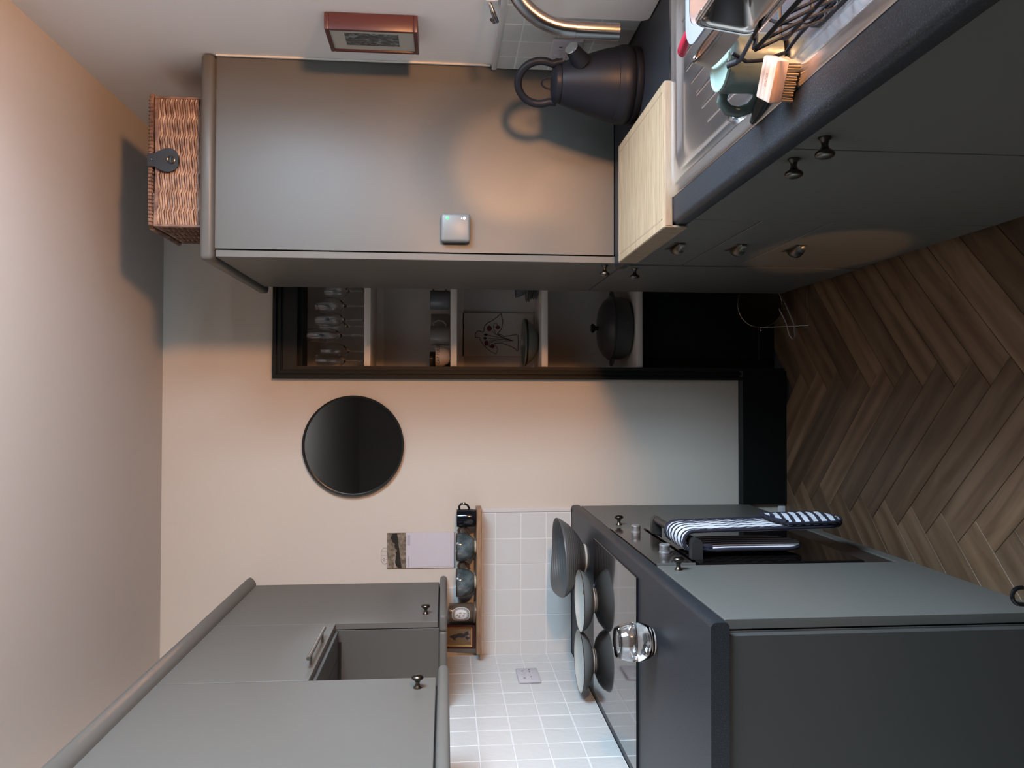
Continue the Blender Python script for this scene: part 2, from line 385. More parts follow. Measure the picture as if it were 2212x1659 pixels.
knob_silver = mat('matt_silver', (.62, .62, .63), .42, metal=.85)
kn = lambda y: MB().lathe([(0, 0), (.0155, 0), (.0155, .004), (.0145, .005), (.0145, .02), (.0152, .021), (.0148, .0245), (.012, .026), (0, .026)], c=(LF + .002, y, .797), axis='X').build('control_knob', knob_silver, ov)
kn(-.675); kn(-1.012)
h = MB().tube([(LF + .047, -1.095, .737), (LF + .047, -.70, .737)], .0115, seg=16).build('handle', hand_m, dr, label='thick dark bar handle')
def post(y0, y1, nm):
    pts = [(LF + .004, .722), (LF + .046, .722), (LF + .0555, .727), (LF + .06, .737), (LF + .0555, .747), (LF + .046, .752), (LF + .004, .752)]
    MB().prism([(x, z) for x, z in pts], 1, y0, y1).build('handle_post', hand_m, dr, ang=40)
post(-1.118, -1.092, 'near'); post(-.712, -.686, 'far')
fp = MB().box(LF - .021, LF, O_0, O_1, .168, .204, bev=.001).build('filler_panel', grey_m); tag(fp, 'narrow grey filler strip under the oven', 'panel')
# worktop left
def front_prof(xw, xf, z0, z1, sgn):
    """closed profile in X/Z, wall side xw, front edge xf, rounded front edges; sgn=+1 when front is at larger x"""
    r_ = .012; p = [(xw, z0), (xf - sgn * .006, z0)]
    p += [(xf - sgn * .001, z0 + .004), (xf, z0 + .009)]
    for i in range(6):
        a = math.radians(90 * i / 5); p.append((xf - sgn * (r_ - r_ * math.cos(a)), z1 - r_ + r_ * math.sin(a)))
    p += [(xw, z1)]
    return p
wt = MB().prism(front_prof(XL + .001, LF + .002, .863, .90, 1), 1, -1.700, -.0005)
wl = wt.build('worktop', worktop_m, ang=40); tag(wl, 'speckled black worktop with the hob, on the oven side', 'worktop')
hob = thing('induction_hob', 'black glass hob set flush in the left worktop, reflecting the tiles', 'hob', (-.735, -.82, .9))
MB().box(-.995, -.478, -1.123, -.52, .9004, .9062, bev=.0008).build('glass', hobglass_m, hob)

# ------------------------------------------------------------------ upper cabinets left
UF = -.738
def rrail(b_, x0, x1, y0, y1, z0, z1, r_): b_.box(x0, x1, y0, y1, z0, z1, bev=r_, seg=4)
u1 = thing('wall_cabinet', 'grey wall cabinet beside the end wall, knob at its lower corner, left of the calendar', 'cabinet', (-.88, -.28, 1.42), group='wall cabinets on the cooker side')
MB().box(XL + .002, UF - .023, -.562, -.001, 1.432, 2.152, bev=.001).build('carcass', grey2_m, u1)
d = MB().box(UF - .02, UF, -.563, -.003, 1.436, 2.152, bev=.0012).build('door', grey_m, u1); knob(d, (UF, -.47, 1.478), (1, 0, 0))
b_ = MB(); rrail(b_, UF - .03, UF + .026, -.585, -.001, 1.405, 1.431, .0105); rrail(b_, XL + .002, UF - .028, -.585, -.556, 1.405, 1.431, .0105); b_.build('light_rail', grey_m, u1)
u2 = thing('hood_cabinet', 'short grey flap door cabinet with a bar handle over the cooker hood', 'cabinet', (-.88, -.82, 1.76))
MB().box(XL + .002, UF - .023, -1.083, -.564, 1.80, 2.152).build('carcass', grey2_m, u2)
d = MB().box(UF - .02, UF, -1.084, -.565, 1.768, 2.152, bev=.0012).build('flap_door', grey_m, u2)
bh = MB().tube([(UF + .03, -1.005, 1.782), (UF + .03, -.715, 1.782)], .0055, seg=10)
bh.tube([(UF, -.96, 1.782), (UF + .03, -.96, 1.782)], .0045, seg=8).tube([(UF, -.76, 1.782), (UF + .03, -.76, 1.782)], .0045, seg=8)
bh.build('handle', mat('satin_handle', (.30, .28, .26), .35, metal=1), d, label='slim brushed bar handle')
hd = thing('cooker_hood', 'dark cooker hood tucked up behind the short flap door', 'hood', (-.89, -.82, 1.74))
MB().box(XL + .004, UF - .021, -1.082, -.577, 1.757, 1.798, bev=.001).build('body', mat('hood_grey', (.035, .035, .034), .4), hd)
MB().box(XL + .06, UF - .10, -1.04, -.62, 1.7555, 1.757).build('filter', mat('hood_filter', (.05, .05, .05), .4, metal=.6), hd)
MB().box(XL + .004, UF - .06, -.5765, -.5645, 1.750, 1.798).build('gap_shade_strip', rubber_m, hd)  # black strip added to stand for the dark gap between hood and wall cabinet
for lab, y0, y1, ky in (('grey wall cabinet with a dark knob, right after the cooker hood towards the camera', -1.690, -1.087, -1.163), ('grey wall cabinet nearest the camera on the cooker side', -2.25, -1.692, -2.18)):
    u3 = thing('wall_cabinet', lab, 'cabinet', (-.88, (y0 + y1) / 2, 1.42), group='wall cabinets on the cooker side')
    MB().box(XL + .002, UF - .023, y0 + .0015, y1 - .001, 1.432, 2.152).build('carcass', grey2_m, u3)
    d = MB().box(UF - .02, UF, y0 + .0015, y1 - .0015, 1.436, 2.152, bev=.0012).build('door', grey_m, u3); knob(d, (UF, ky, 1.482), (1, 0, 0))
b_ = MB(); rrail(b_, UF - .03, UF + .026, -2.26, -1.062, 1.402, 1.431, .0125); rrail(b_, XL + .002, UF - .028, -1.088, -1.062, 1.402, 1.431, .0105)
tag(b_.build('light_rail', grey_m), 'rounded grey rail under the nearer wall cabinets by the white tiles', 'rail')
b_ = MB(); b_.prism([(XL + .002, 2.153), (UF + .006, 2.153), (UF + .016, 2.158), (UF + .026, 2.166), (UF + .031, 2.175), (UF + .027, 2.185), (UF + .016, 2.191), (XL + .002, 2.192)], 1, -2.30, .0 - .001)
tag(b_.build('cornice', grey_m, ang=50), 'rounded grey cornice on top of the wall cabinets on the cooker side', 'cornice')

# ------------------------------------------------------------------ tall cabinet (right)
TY, RF = -.828, .413
tc_ = thing('tall_cabinet', 'tall grey cabinet with a wide pale side panel, between the sink worktop and the alcove', 'cabinet', (.71, -.51, 0))
MB().box(RF + .024, XR - .001, TY, -.2, .902, 2.088).build('side_panel', side_m, tc_)
MB().box(RF + .024, XR - .001, TY + .045, -.2, .10, .9).build('lower_carcass', grey2_m, tc_)
d = MB().box(RF, RF + .020, TY + .001, -.2, .868, 2.086, bev=.001).build('upper_door', side_m if False else grey_m, tc_); knob(d, (RF, -.787, .922), (-1, 0, 0))
d = MB().box(RF, RF + .020, TY + .045, -.2, .10, .864, bev=.001).build('lower_door', grey_m, tc_); knob(d, (RF, -.740, .816), (-1, 0, 0))
MB().box(RF + .06, XR - .01, TY + .05, -.2, .001, .099).build('plinth', darkgrey_m, tc_)
b_ = MB(); b_.box(RF - .014, XR - .001, TY - .022, -.10, 2.0885, 2.127, bev=.014, seg=4)
b_.build('cornice', side_m, tc_)

# ------------------------------------------------------------------ right base run
RB = .4165
wr_ = MB()
wr_.prism(front_prof(.462, .395, .863, .90, -1), 1, -3.6, TY - .001)
wr_.box(.9605, XR - .001, -3.6, TY - .001, .863, .90).box(.462, .9605, -1.436, TY - .001, .863, .90).box(.462, .9605, -3.6, -2.44, .863, .90)
tag(wr_.build('worktop', worktop_m, ang=40), 'speckled black worktop round the steel sink, on the window side', 'worktop')
du = thing('drawer_cabinet', 'grey base cabinet with three drawers and dark cup handles beside the tall cabinet', 'cabinet', (.7, -1.1, 0))
MB().box(RB + .022, XR - .002, -1.409, TY + .040, .10, .861).build('carcass', grey2_m, du)
def cup(parent, y, z):
    b_ = MB(); n1, n2 = 10, 6; a_, dp, hh = .044, .024, .024
    g = []
    for i in range(n1 + 1):
        th = PI * i / n1; row = []
        for j in range(n2 + 1):
            ph = (PI / 2) * j / n2
            row.append(b_.bm.verts.new((-dp * math.sin(th) * math.cos(ph) ** .8, -a_ * math.cos(th), hh * math.sin(ph) * (math.sin(th) ** .5 if th not in (0, PI) else 0))))
        g.append(row)
    for i in range(n1):
        for j in range(n2):
            q = [g[i][j], g[i + 1][j], g[i + 1][j + 1], g[i][j + 1]]
            b_.bm.faces.new(q)
    bmesh.ops.remove_doubles(b_.bm, verts=b_.bm.verts, dist=1e-6)
    bmesh.ops.solidify(b_.bm, geom=b_.bm.faces[:], thickness=.002)
    b_.box(-.002, 0, -.048, .048, .018, .031, bev=.0008)
    o = b_.build('cup_handle', gun_m, parent, world=False); o.location = Vector((RB, y, z)) - wloc(parent)
for z0, z1 in ((.677, .861), (.507, .675), (.10, .505)):
    d = MB().box(RB, RB + .020, -1.4085, TY + .041, z0 + .0012, z1 - .0012, bev=.0012).build('drawer', grey_m, du)
    cup(d, -1.095, {.677: .775, .507: .605, .10: .44}[z0])
MB().box(RB + .05, XR - .01, -1.409, TY + .04, .001, .099).build('plinth', darkgrey_m, du)
for lab, y0, y1, ky in (('dark grey base cabinet door under the sink, beside the drawers', -1.932, -1.411, -1.883), ('dark grey base cabinet nearest the camera on the sink side', -2.55, -1.935, -1.996)):
    u = thing('base_cabinet', lab, 'cabinet', (.7, (y0 + y1) / 2, 0), group='base cabinets on the sink side')
    MB().box(RB + .022, XR - .002, y0 + .001, y1 - .001, .10, .80).build('carcass', grey2_m, u)
    d = MB().box(RB, RB + .020, y0 + .0012, y1 - .0012, .101, .861, bev=.0012).build('door', grey_m, u); knob(d, (RB, ky, .813), (-1, 0, 0))
    MB().box(RB + .05, XR - .01, y0 + .001, y1 - .001, .001, .099).build('plinth', darkgrey_m, u)

# ------------------------------------------------------------------ sink with drainer
sink = thing('inset_sink', 'stainless steel sink and ridged drainer set into the black worktop', 'sink', (.71, -1.93, .9))
def rr(x0, x1, y0, y1, r_, z, n=6):
    out = []
    for cx, cy, a0 in ((x1 - r_, y1 - r_, 0), (x0 + r_, y1 - r_, 90), (x0 + r_, y0 + r_, 180), (x1 - r_, y0 + r_, 270)):
        for i in range(n + 1):
            a = math.radians(a0 + 90 * i / n); out.append((cx + r_ * math.cos(a), cy + r_ * math.sin(a), z))
    return out
def loft(b_, loops, capend=True):
    R = [[b_.bm.verts.new(p) for p in l] for l in loops]; n_ = len(R[0])
    for A, B in zip(R, R[1:]):
        for i in range(n_): b_.bm.faces.new([A[i], A[(i + 1) % n_], B[(i + 1) % n_], B[i]])
    if capend: b_.bm.faces.new(R[-1])
    return R
X0, X1, Y0, Y1 = .456, .967, -2.447, -1.430
b_ = MB()
def L_(i, z, r_): return rr(X0 + i, X1 - i, Y0 + i, Y1 - i, r_, z)
loft(b_, [L_(0, .9006, .012), L_(.002, .9028, .012), L_(.016, .9028, .014), L_(.020, .9052, .018), L_(.026, .9052, .022), L_(.030, .9025, .025), L_(.044, .9015, .04), L_(.050, .899, .05),
          L_(.060, .892, .060), L_(.070, .8895, .064)])
b_.build('bowl_and_drainer', steel_m, sink, ang=60)
rg = MB()
for k in range(8):
    x = .560 + k * .040
    rg.tube([(x, -2.36 , .8890), (x, -1.66 + .035 * k, .8890)], .0045, seg=8, flat=.55)
rg.build('drainer_ridges', steel_m, sink)

# ------------------------------------------------------------------ tap
tp = thing('mixer_tap', 'brushed steel swan-neck tap arching over the sink', 'tap', (.93, -1.75, .9))
pth = [(.93, -1.75, .9), (.93, -1.75, 1.10), (.93, -1.75, 1.18)] + arc((.81, 1.18), .12, 8, 180, 22, 'XZ', -1.75) + [(.689, -1.75, 1.15)]
MB().tube(pth, .0152, seg=24).build('spout', chrome_m, tp)
MB().tube([(.689, -1.75, 1.1745), (.688, -1.75, 1.092)], .0160, seg=24).build('pull_out_nozzle', chrome_m, tp)
MB().lathe([(0, .9), (.028, .9), (.028, .906), (.024, .912), (.024, .98), (.018, .985), (0, .985)], c=(.93, -1.75, 0)).build('base', chrome_m, tp)
MB().tube([(.93, -1.77, .95), (.93, -1.80, .955), (.93, -1.86, .985)], .006, seg=10).build('lever', chrome_m, tp)
# ------------------------------------------------------------------ kettle
km = mat('matt_black_enamel', (.010, .012, .018), .45, spec=.22)
ket = thing('kettle', 'matt black traditional dome kettle with a big loop handle on the worktop', 'kettle', (.85, -1.10, .90))
MB().lathe([(0, 0.001), (.098, .001), (.100, .004), (.100, .016), (.094, .020), (0, .020)], seg=40).build('power_base', km, ket, world=False)
MB().lathe([(0, .021), (.097, .021), (.102, .026), (.1035, .034), (.1025, .050), (.0985, .058), (.098, .0625), (.0958, .0640), (.0955, .067), (.093, .085), (.083, .118), (.071, .155), (.0605, .188), (.055, .204), (.053, .208), (0, .208)], seg=48).build('body', km, ket, world=False)
MB().lathe([(0, .2085), (.050, .2085), (.051, .213), (.049, .222), (.040, .229), (.02, .232), (0, .232)], seg=32).build('lid', km, ket, world=False)
kd = Vector((.80, -.60, 0)).normalized()
lk = []
for i in range(17):
    a = PI * i / 16
    lk.append(tuple(kd * .016 * math.cos(a) + Vector((0, 0, .230 + .028 * math.sin(a)))))
MB().tube(lk, .0026, seg=8).build('lid_ring', km, ket, world=False)
# handle loop in the plane of spout axis, arching over lid
hp = []
for i in range(25):
    a = math.radians(-28 + 236 * i / 24)
    hp.append(tuple(kd * (.056 * math.cos(a)) + Vector((0, 0, .262 + .060 * math.sin(a)))))
hp = [tuple(kd * .057 + Vector((0, 0, .205)))] + hp + [tuple(kd * -.052 + Vector((0, 0, .215)))]
MB().tube(hp, [.009] + [.0105] * 25 + [.009], seg=14, upv=(0, 0, 1)).build('handle', km, ket, world=False)
sd = (Vector((.36, -.60, .0)).normalized() * .78 + Vector((0, 0, .62))).normalized()
sb = Vector((.036, -.058, .160))
pts = [tuple(sb + sd * t_) for t_ in (0, .02, .045, .050)]
MB().tube(pts, [.026, .022, .0185, .0185], seg=20).build('spout', km, ket, world=False)
MB().tube([tuple(sb + sd * .0502), tuple(sb + sd * .053)], [.0190, .0180], seg=20).build('whistle_cap', mat('cap_chrome', (.78, .78, .8), .18, metal=1), ket, world=False, label='polished chrome spout cap')
# ------------------------------------------------------------------ chopping board with lip
cb = thing('chopping_board', 'pale bamboo chopping board hooked over the worktop edge beside the sink', 'chopping board', (.56, -1.22, .9))
bx0, bx1, by0, by1 = .389, .724, -1.452, -.975
MB().box(bx0, bx1, by0, by1, .9005, .9195, bev=.002).build('slab', boarddk_m, cb)
MB().box(bx0 + .001, bx1 - .001, by0 + .001, by1 - .001, .9192, .9205, bev=.0006).build('top_face', board_m, cb)
gz = .9206
b_ = MB(); o_ = .020
for x0, x1, y0, y1 in ((bx0 + o_, bx0 + o_ + .0035, by0 + o_, by1 - o_), (bx1 - o_ - .0035, bx1 - o_, by0 + o_, by1 - o_), (bx0 + o_, bx1 - o_, by0 + o_, by0 + o_ + .0035), (bx0 + o_, bx1 - o_, by1 - o_ - .0035, by1 - o_)):
    b_.box(x0, x1, y0, y1, .9203, .92085)
b_.build('groove', mat('groove', (.36, .25, .16), .7), cb)
MB().box(bx0 - .001, bx0 + .004, by0, by1, .866, .9195, bev=.001).build('lip', boarddk_m, cb, label='deeper front lip hanging over the worktop edge')
# ------------------------------------------------------------------ sockets
dark_m = mat('dark_slot', (.02, .02, .02), .5)
sock_m = mat('socket_plastic', (.52, .50, .53), .3)
def socket(label, axis, pos, a0, a1, z0, z1):
    s_ = 1 if axis == 'L' else -1
    t_ = thing('double_socket', label, 'socket', (pos, (a0 + a1) / 2, (z0 + z1) / 2))
    def bx(da, db, y0, y1, za, zb, nm, m_, bev=0):
        xs = sorted((pos + s_ * da, pos + s_ * db)); return MB().box(xs[0], xs[1], y0, y1, za, zb, bev=bev, seg=2).build(nm, m_, t_)
    bx(0.0012, .0095, a0, a1, z0, z1, 'face_plate', sock_m, .002)
    zc = (z0 + z1) / 2; mid = (a0 + a1) / 2
    for sg in (-1, 1):
        c_ = mid + sg * .037
        bx(.0094, .0100, c_ - .002, c_ + .002, zc + .012, zc + .021, 'slot', dark_m)
        for e in (-.011, .011): bx(.0094, .0100, c_ + e - .003, c_ + e + .003, zc - .010, zc - .0065, 'slot', dark_m)
        c2 = mid + sg * .012
        bx(.0094, .0125, c2 - .006, c2 + .006, zc + .010, zc + .028, 'rocker_switch', sock_m, .001)
socket('pale double socket on the white tiles above the hob', 'L', XL + .010, -.353, -.215, 1.066, 1.146)
socket('grey double socket on the right-hand tiles behind the kettle', 'R', XR - .010, -1.052, -.906, 1.034, 1.120)

# ------------------------------------------------------------------ picture on the right wall
pic = thing('framed_picture', 'small engraving in a deep mahogany frame on the right-hand wall', 'picture', (XR, -1.06, 1.61))
fm = mat('mahogany', (.075, .028, .030), .35)
px0, px1 = XR - .046, XR - .001; a0, a1, z0, z1 = -1.128, -.990, 1.490, 1.732; fwid = .011
for q in ((a0, a1, z0, z0 + fwid), (a0, a1, z1 - fwid, z1), (a0, a0 + fwid, z0 + fwid, z1 - fwid), (a1 - fwid, a1, z0 + fwid, z1 - fwid)):
    MB().box(px0, px1, q[0], q[1], q[2], q[3], bev=.0025, seg=2).build('frame_side', fm, pic)
MB().box(px0 + .005, px1, a0 + fwid, a1 - fwid, z0 + fwid, z1 - fwid).build('mount', mat('cream_mount', (.46, .42, .36), .8), pic)
em, n, L, b = nodemat('engraving')
tcn = n.new('ShaderNodeTexCoord'); mp = n.new('ShaderNodeMapping'); mp.inputs['Scale'].default_value = (1, 1, .6); t = n.new('ShaderNodeTexNoise'); t.inputs['Scale'].default_value = 55; t.inputs['Detail'].default_value = 6; t.inputs['Distortion'].default_value = 2
r = ramp(n, [(.35, (.045, .045, .045)), (.55, (.10, .10, .095)), (.72, (.36, .34, .31))])
L.new(tcn.outputs['Object'], mp.inputs[0]); L.new(mp.outputs[0], t.inputs[0]); L.new(t.outputs[0], r.inputs[0]); L.new(r.outputs[0], b.inputs['Base Color']); b.inputs['Roughness'].default_value = .7
MB().box(px0 + .0042, px0 + .005, -1.098, -1.028, 1.542, 1.684).build('print', em, pic)

# ------------------------------------------------------------------ white panel, hook by the window
wp = thing('white_tray', 'white plastic tray standing on edge against the right-hand tiles behind the tap', 'tray', (.98, -1.40, .9))
b_ = MB(); pts = []
for cx, cz, s0 in ((-1.24 - .02, .903 + .02, 270), (-1.24 - .02, 1.222 - .02, 0), (-1.66, 1.222 - .02, 90), (-1.66, .903 + .02, 180)):
    for i in range(5):
        a = math.radians(s0 + 22.5 * i); pts.append((cx + .02 * math.cos(a), cz + .02 * math.sin(a)))
b_.prism(pts, 0, XR - .045, XR - .014)
b_.build('panel', mat('cream_plastic', (.70, .64, .60), .35), wp)
hk = thing('wall_hook', 'small white twisted wall hook beside the tap, above the tiles', 'hook', (XR - .01, -1.21, 1.28))
MB().box(XR - .006, XR - .001, -1.235, -1.205, 1.283, 1.318, bev=.002).build('plate', white_m, hk)
MB().tube([(XR - .006, -1.222, 1.305), (XR - .03, -1.218, 1.296), (XR - .045, -1.205, 1.287), (XR - .04, -1.19, 1.292), (XR - .03, -1.185, 1.30)], [.004, .006, .0065, .005, .004], seg=10).build('arm', chrome_m, hk)

# ------------------------------------------------------------------ sensor box
sn = thing('wall_sensor', 'pale grey square sensor with green and white lights on the tall side panel', 'sensor', (.508, TY, 1.385))
MB().box(.464, .550, TY - .030, TY - .001, 1.341, 1.429, bev=.009, seg=4).build('case', mat('sensor_plastic', (.17, .17, .165), .35), sn)
for z, x, m_, r_ in ((1.409, .534, led_g, .0052), (1.359, .534, led_w, .0042), (1.3675, .534, led_w, .0014)):
    MB().lathe([(0, -.0008), (r_ * .8, -.0006), (r_, 0), (0, .0006)], c=(x, TY - .0302, z), axis='Y', seg=16).build('indicator_light', m_, sn)

# ------------------------------------------------------------------ mirror
mr = thing('round_mirror', 'round smoked mirror in a thin black rim on the end wall', 'mirror', (-.190, 0, 1.777))
MB().lathe([(0, -.010), (.1945, -.010), (.1945, -.001)], axis='Y', seg=96).build('glass', mat('smoked_mirror', (.60, .53, .48), .03, metal=1), mr, world=False)
MB().lathe([(.1925, -.0102), (.1925, -.022), (.1985, -.023), (.1995, -.021), (.1995, -.001), (.1945, -.001)], axis='Y', seg=96).build('rim', black_m, mr, world=False)

# ------------------------------------------------------------------ wooden mug shelf and what stands on it
SZ = 1.290
sh = thing('wooden_shelf', 'narrow oak shelf above the white tiles on the end wall', 'shelf', (-.71, -.06, SZ))
MB().box(-.995, -.432, -.118, -.013, SZ - .020, SZ, bev=.0015).build('plank', plank_m, sh)
def mug_black():
    t_ = thing('mug', 'straight glossy black mug at the right end of the wooden shelf', 'mug', (-.474, -.062, SZ), group='mugs on the wooden shelf')
    bm_ = mat('gloss_black_glaze', (.006, .007, .010), .08)
    MB().lathe([(0, .001), (.031, .001), (.034, .006), (.0355, .02), (.0355, .074), (.0345, .0765), (.0328, .074), (.0328, .008), (0, .006)], seg=32).build('cup', bm_, t_, world=False)
    MB().tube([(.034, 0, .066), (.045, 0, .068), (.0555, 0, .060), (.0575, 0, .047), (.050, 0, .034), (.036, 0, .026)], .0032, seg=8, flat=1.3).build('handle', bm_, t_, world=False)
mug_black()
gm, n, L, b = nodemat('reactive_glaze')
tcn = n.new('ShaderNodeTexCoord'); t = n.new('ShaderNodeTexNoise'); t.inputs['Scale'].default_value = 28; t.inputs['Detail'].default_value = 5
r = ramp(n, [(.35, (.032, .045, .05)), (.55, (.085, .115, .125)), (.75, (.16, .20, .21))]); L.new(tcn.outputs['Object'], t.inputs[0]); L.new(t.outputs[0], r.inputs[0]); L.new(r.outputs[0], b.inputs['Base Color']); b.inputs['Roughness'].default_value = .07; b.inputs['Coat Weight'].default_value = .6
gd = mat('brown_rim_glaze', (.05, .028, .018), .15); gf = mat('cream_foot', (.5, .42, .3), .5)
def round_mug(x, lab):
    t_ = thing('mug', lab, 'mug', (x, -.064, SZ), group='mugs on the wooden shelf')
    MB().lathe([(.024, .006), (.034, .010), (.046, .022), (.0535, .040), (.0560, .058), (.0555, .074), (.0535, .0762), (.0528, .074), (.053, .058), (.044, .028), (.02, .013), (0, .012)], seg=36).build('cup', gm, t_, world=False)
    MB().lathe([(.0556, .0745), (.0548, .0785), (.0532, .0785), (.0526, .0745)], seg=36).build('rim', gd, t_, world=False, label='dark brown rim')
    MB().lathe([(0, .0), (.0245, .0), (.0255, .003), (.0245, .0065), (0, .0065)], seg=28).build('foot', gf, t_, world=False, label='unglazed cream foot')
    MB().tube([(.052, 0, .066), (.066, 0, .070), (.077, 0, .062), (.0785, 0, .048), (.070, 0, .034), (.050, 0, .026)], .0042, seg=8, flat=1.3).build('handle', gd, t_, world=False, label='dark brown handle')
round_mug(-.588, 'round blue-grey pottery mug below the calendar, next to the black mug')
round_mug(-.727, 'round blue-grey pottery mug between the other round mug and the scented candle')
# candle
cn = thing('scented_candle', 'scented candle in a dark glass with an oval black and white label', 'candle', (-.846, -.056, SZ))
MB().lathe([(0, .012), (.034, .012), (.0365, .016), (.0365, .104), (.0345, .104), (.0345, .018), (0, .016)], seg=36).build('glass', mat('smoky_candle_glass', (.10, .075, .055), .1), cn, world=False)
MB().lathe([(0, .017), (.0343, .017), (.0343, .085), (0, .085)], seg=28).build('wax', mat('candle_wax', (.45, .38, .30), .6), cn, world=False)
lid = MB().lathe([(0, 0), (.042, 0), (.042, .004), (.038, .010), (0, .011)], seg=32).rot(Matrix.Translation((0, -.004, .0012)) @ Matrix.Rotation(math.radians(3), 4, 'Y')); lid.build('lid', mat('candle_lid', (.12, .085, .065), .35), cn, world=False)
lbl_w = mat('label_white', (.66, .65, .62), .6); lbl_k = mat('label_ink', (.03, .03, .03), .6); lbl_g = mat('label_grey', (.20, .20, .20), .6)
def oval_patch(b_, rx, rz, R, zc, out, inner=0):
    N = 40
    def P(a, f):
        u, z = rx * f * math.copysign(abs(math.cos(a)) ** .8, math.cos(a)), rz * f * math.copysign(abs(math.sin(a)) ** .8, math.sin(a))
        th = u / R; return ((R + out) * math.sin(th), -(R + out) * math.cos(th), zc + z)
    fr = [inner] if inner else [.0]
    fs = [inner + (1 - inner) * k / 4 for k in range(5)]
    rings = [[b_.bm.verts.new(P(2 * PI * i / N, f)) for i in range(N)] if f > 0 else [b_.bm.verts.new(P(0, 0))] for f in fs]
    for A, B in zip(rings, rings[1:]):
        for i in range(N):
            j = (i + 1) % N
            b_.bm.faces.new([A[0], B[i], B[j]] if len(A) == 1 else [A[i], A[j], B[j], B[i]])
    return b_
oval_patch(MB(), .0285, .0350, .0365, .060, .0004).build('label_outer', lbl_w, cn, world=False)
oval_patch(MB(), .0270, .0332, .0365, .060, .0006).build('label_band', lbl_g, cn, world=False)
oval_patch(MB(), .0200, .0255, .0365, .060, .0008).build('label_ring', lbl_w, cn, world=False)
oval_patch(MB(), .0190, .0242, .0365, .060, .0010).build('label_line', lbl_k, cn, world=False)
oval_patch(MB(), .0182, .0232, .0365, .060, .0012).build('label_centre', lbl_w, cn, world=False)
def ltr(s_, x, z, sz, rot_=0):
    th = x / .0365; R_ = .0378
    text('lettering', s_, sz, lbl_k, wloc(cn) + Vector((R_ * math.sin(th), -R_ * math.cos(th), z - sz * .35)), (PI / 2, rot_, th), cn, ext=.0002, align='CENTER')
ltr('A', -.001, .074, .013, -.1); ltr('M', -.0075, .065, .012, .25); ltr('B', .0065, .062, .012); ltr('R', -.0045, .050, .012, .1); ltr('E', .0055, .046, .012, -.1)
for k in range(16):
    a = 2 * PI * k / 16; x, z = .0235 * math.cos(a), .060 + .0292 * math.sin(a)
    th = x / .0365
    MB().lathe([(0, -.0004), (.0011, -.0002), (.0011, 0)], axis='Y', c=(.0373 * math.sin(th), -.0373 * math.cos(th) , z), seg=6).build('label_dot', lbl_w, cn, world=False)
# small gilt picture
gp = thing('framed_picture', 'small gilt-edged picture of a dark figure leaning at the left end of the wooden shelf', 'picture', (-.944, -.05, SZ))
gf_m = mat('dark_red_frame', (.05, .014, .014), .35); gold_m = mat('gilt', (.85, .52, .22), .42, metal=1)
tilt = Matrix.Rotation(math.radians(-7), 4, 'X')
def gpart(b_, nm, m_): b_.rot(tilt).build(nm, m_, gp, world=False)
W_, H_ = .047, .130
for q in ((-W_, W_, 0, .012), (-W_, W_, H_ - .012, H_), (-W_, -W_ + .009, .012, H_ - .012), (W_ - .009, W_, .012, H_ - .012)): gpart(MB().box(q[0], q[1], -.010, .006, q[2] + .001, q[3] + .001, bev=.0015), 'frame_side', gf_m)
for q in ((-W_ + .009, -W_ + .0145, .013, H_ - .012), (W_ - .0145, W_ - .009, .013, H_ - .012), (-W_ + .0145, W_ - .0145, .013, .018), (-W_ + .0145, W_ - .0145, H_ - .017, H_ - .012)):
    b_ = MB()
    if q[0] < 0 and q[1] < 0: b_.prism([(q[0], -.011), (q[1], -.004), (q[0], -.003)], 2, q[2], q[3])
    elif q[0] > 0: b_.prism([(q[1], -.011), (q[1], -.003), (q[0], -.004)], 2, q[2], q[3])
    else: b_.box(q[0], q[1], -.009, -.003, q[2], q[3])
    gpart(b_, 'gilt_slip', gold_m)
gpart(MB().box(-W_ + .012, W_ - .012, -.003, .003, .014, H_ - .014), 'picture_ground', mat('ochre_ground', (.16, .11, .06), .6))
b_ = MB(); dk = mat('painted_figure', (.03, .03, .032), .5)
def blob(b_, cx, cz, rx, rz, y, ang=0, N=18):
    b_.poly([(cx + rx * math.cos(2 * PI * i / N) * math.cos(ang) - rz * math.sin(2 * PI * i / N) * math.sin(ang), y, cz + rx * math.cos(2 * PI * i / N) * math.sin(ang) + rz * math.sin(2 * PI * i / N) * math.cos(ang)) for i in range(N)])
for bl in ((-.002, .098, .005, .005, 0), (0, .082, .008, .015, .2), (.004, .058, .009, .018, -.1), (.012, .034, .008, .012, .5), (-.008, .030, .006, .012, -.5), (-.010, .086, .004, .009, -.6)): blob(b_, bl[0], bl[1], bl[2], bl[3], -.0034 , bl[4])
gpart(b_, 'painted_figure', dk)
b_ = MB(); blob(b_, -.014, .024, .006, .006, -.0036); blob(b_, .016, .024, .007, .005, -.0036); blob(b_, .002, .028, .005, .005, -.0036); gpart(b_, 'painted_rocks', mat('painted_pink', (.22, .13, .12), .6))

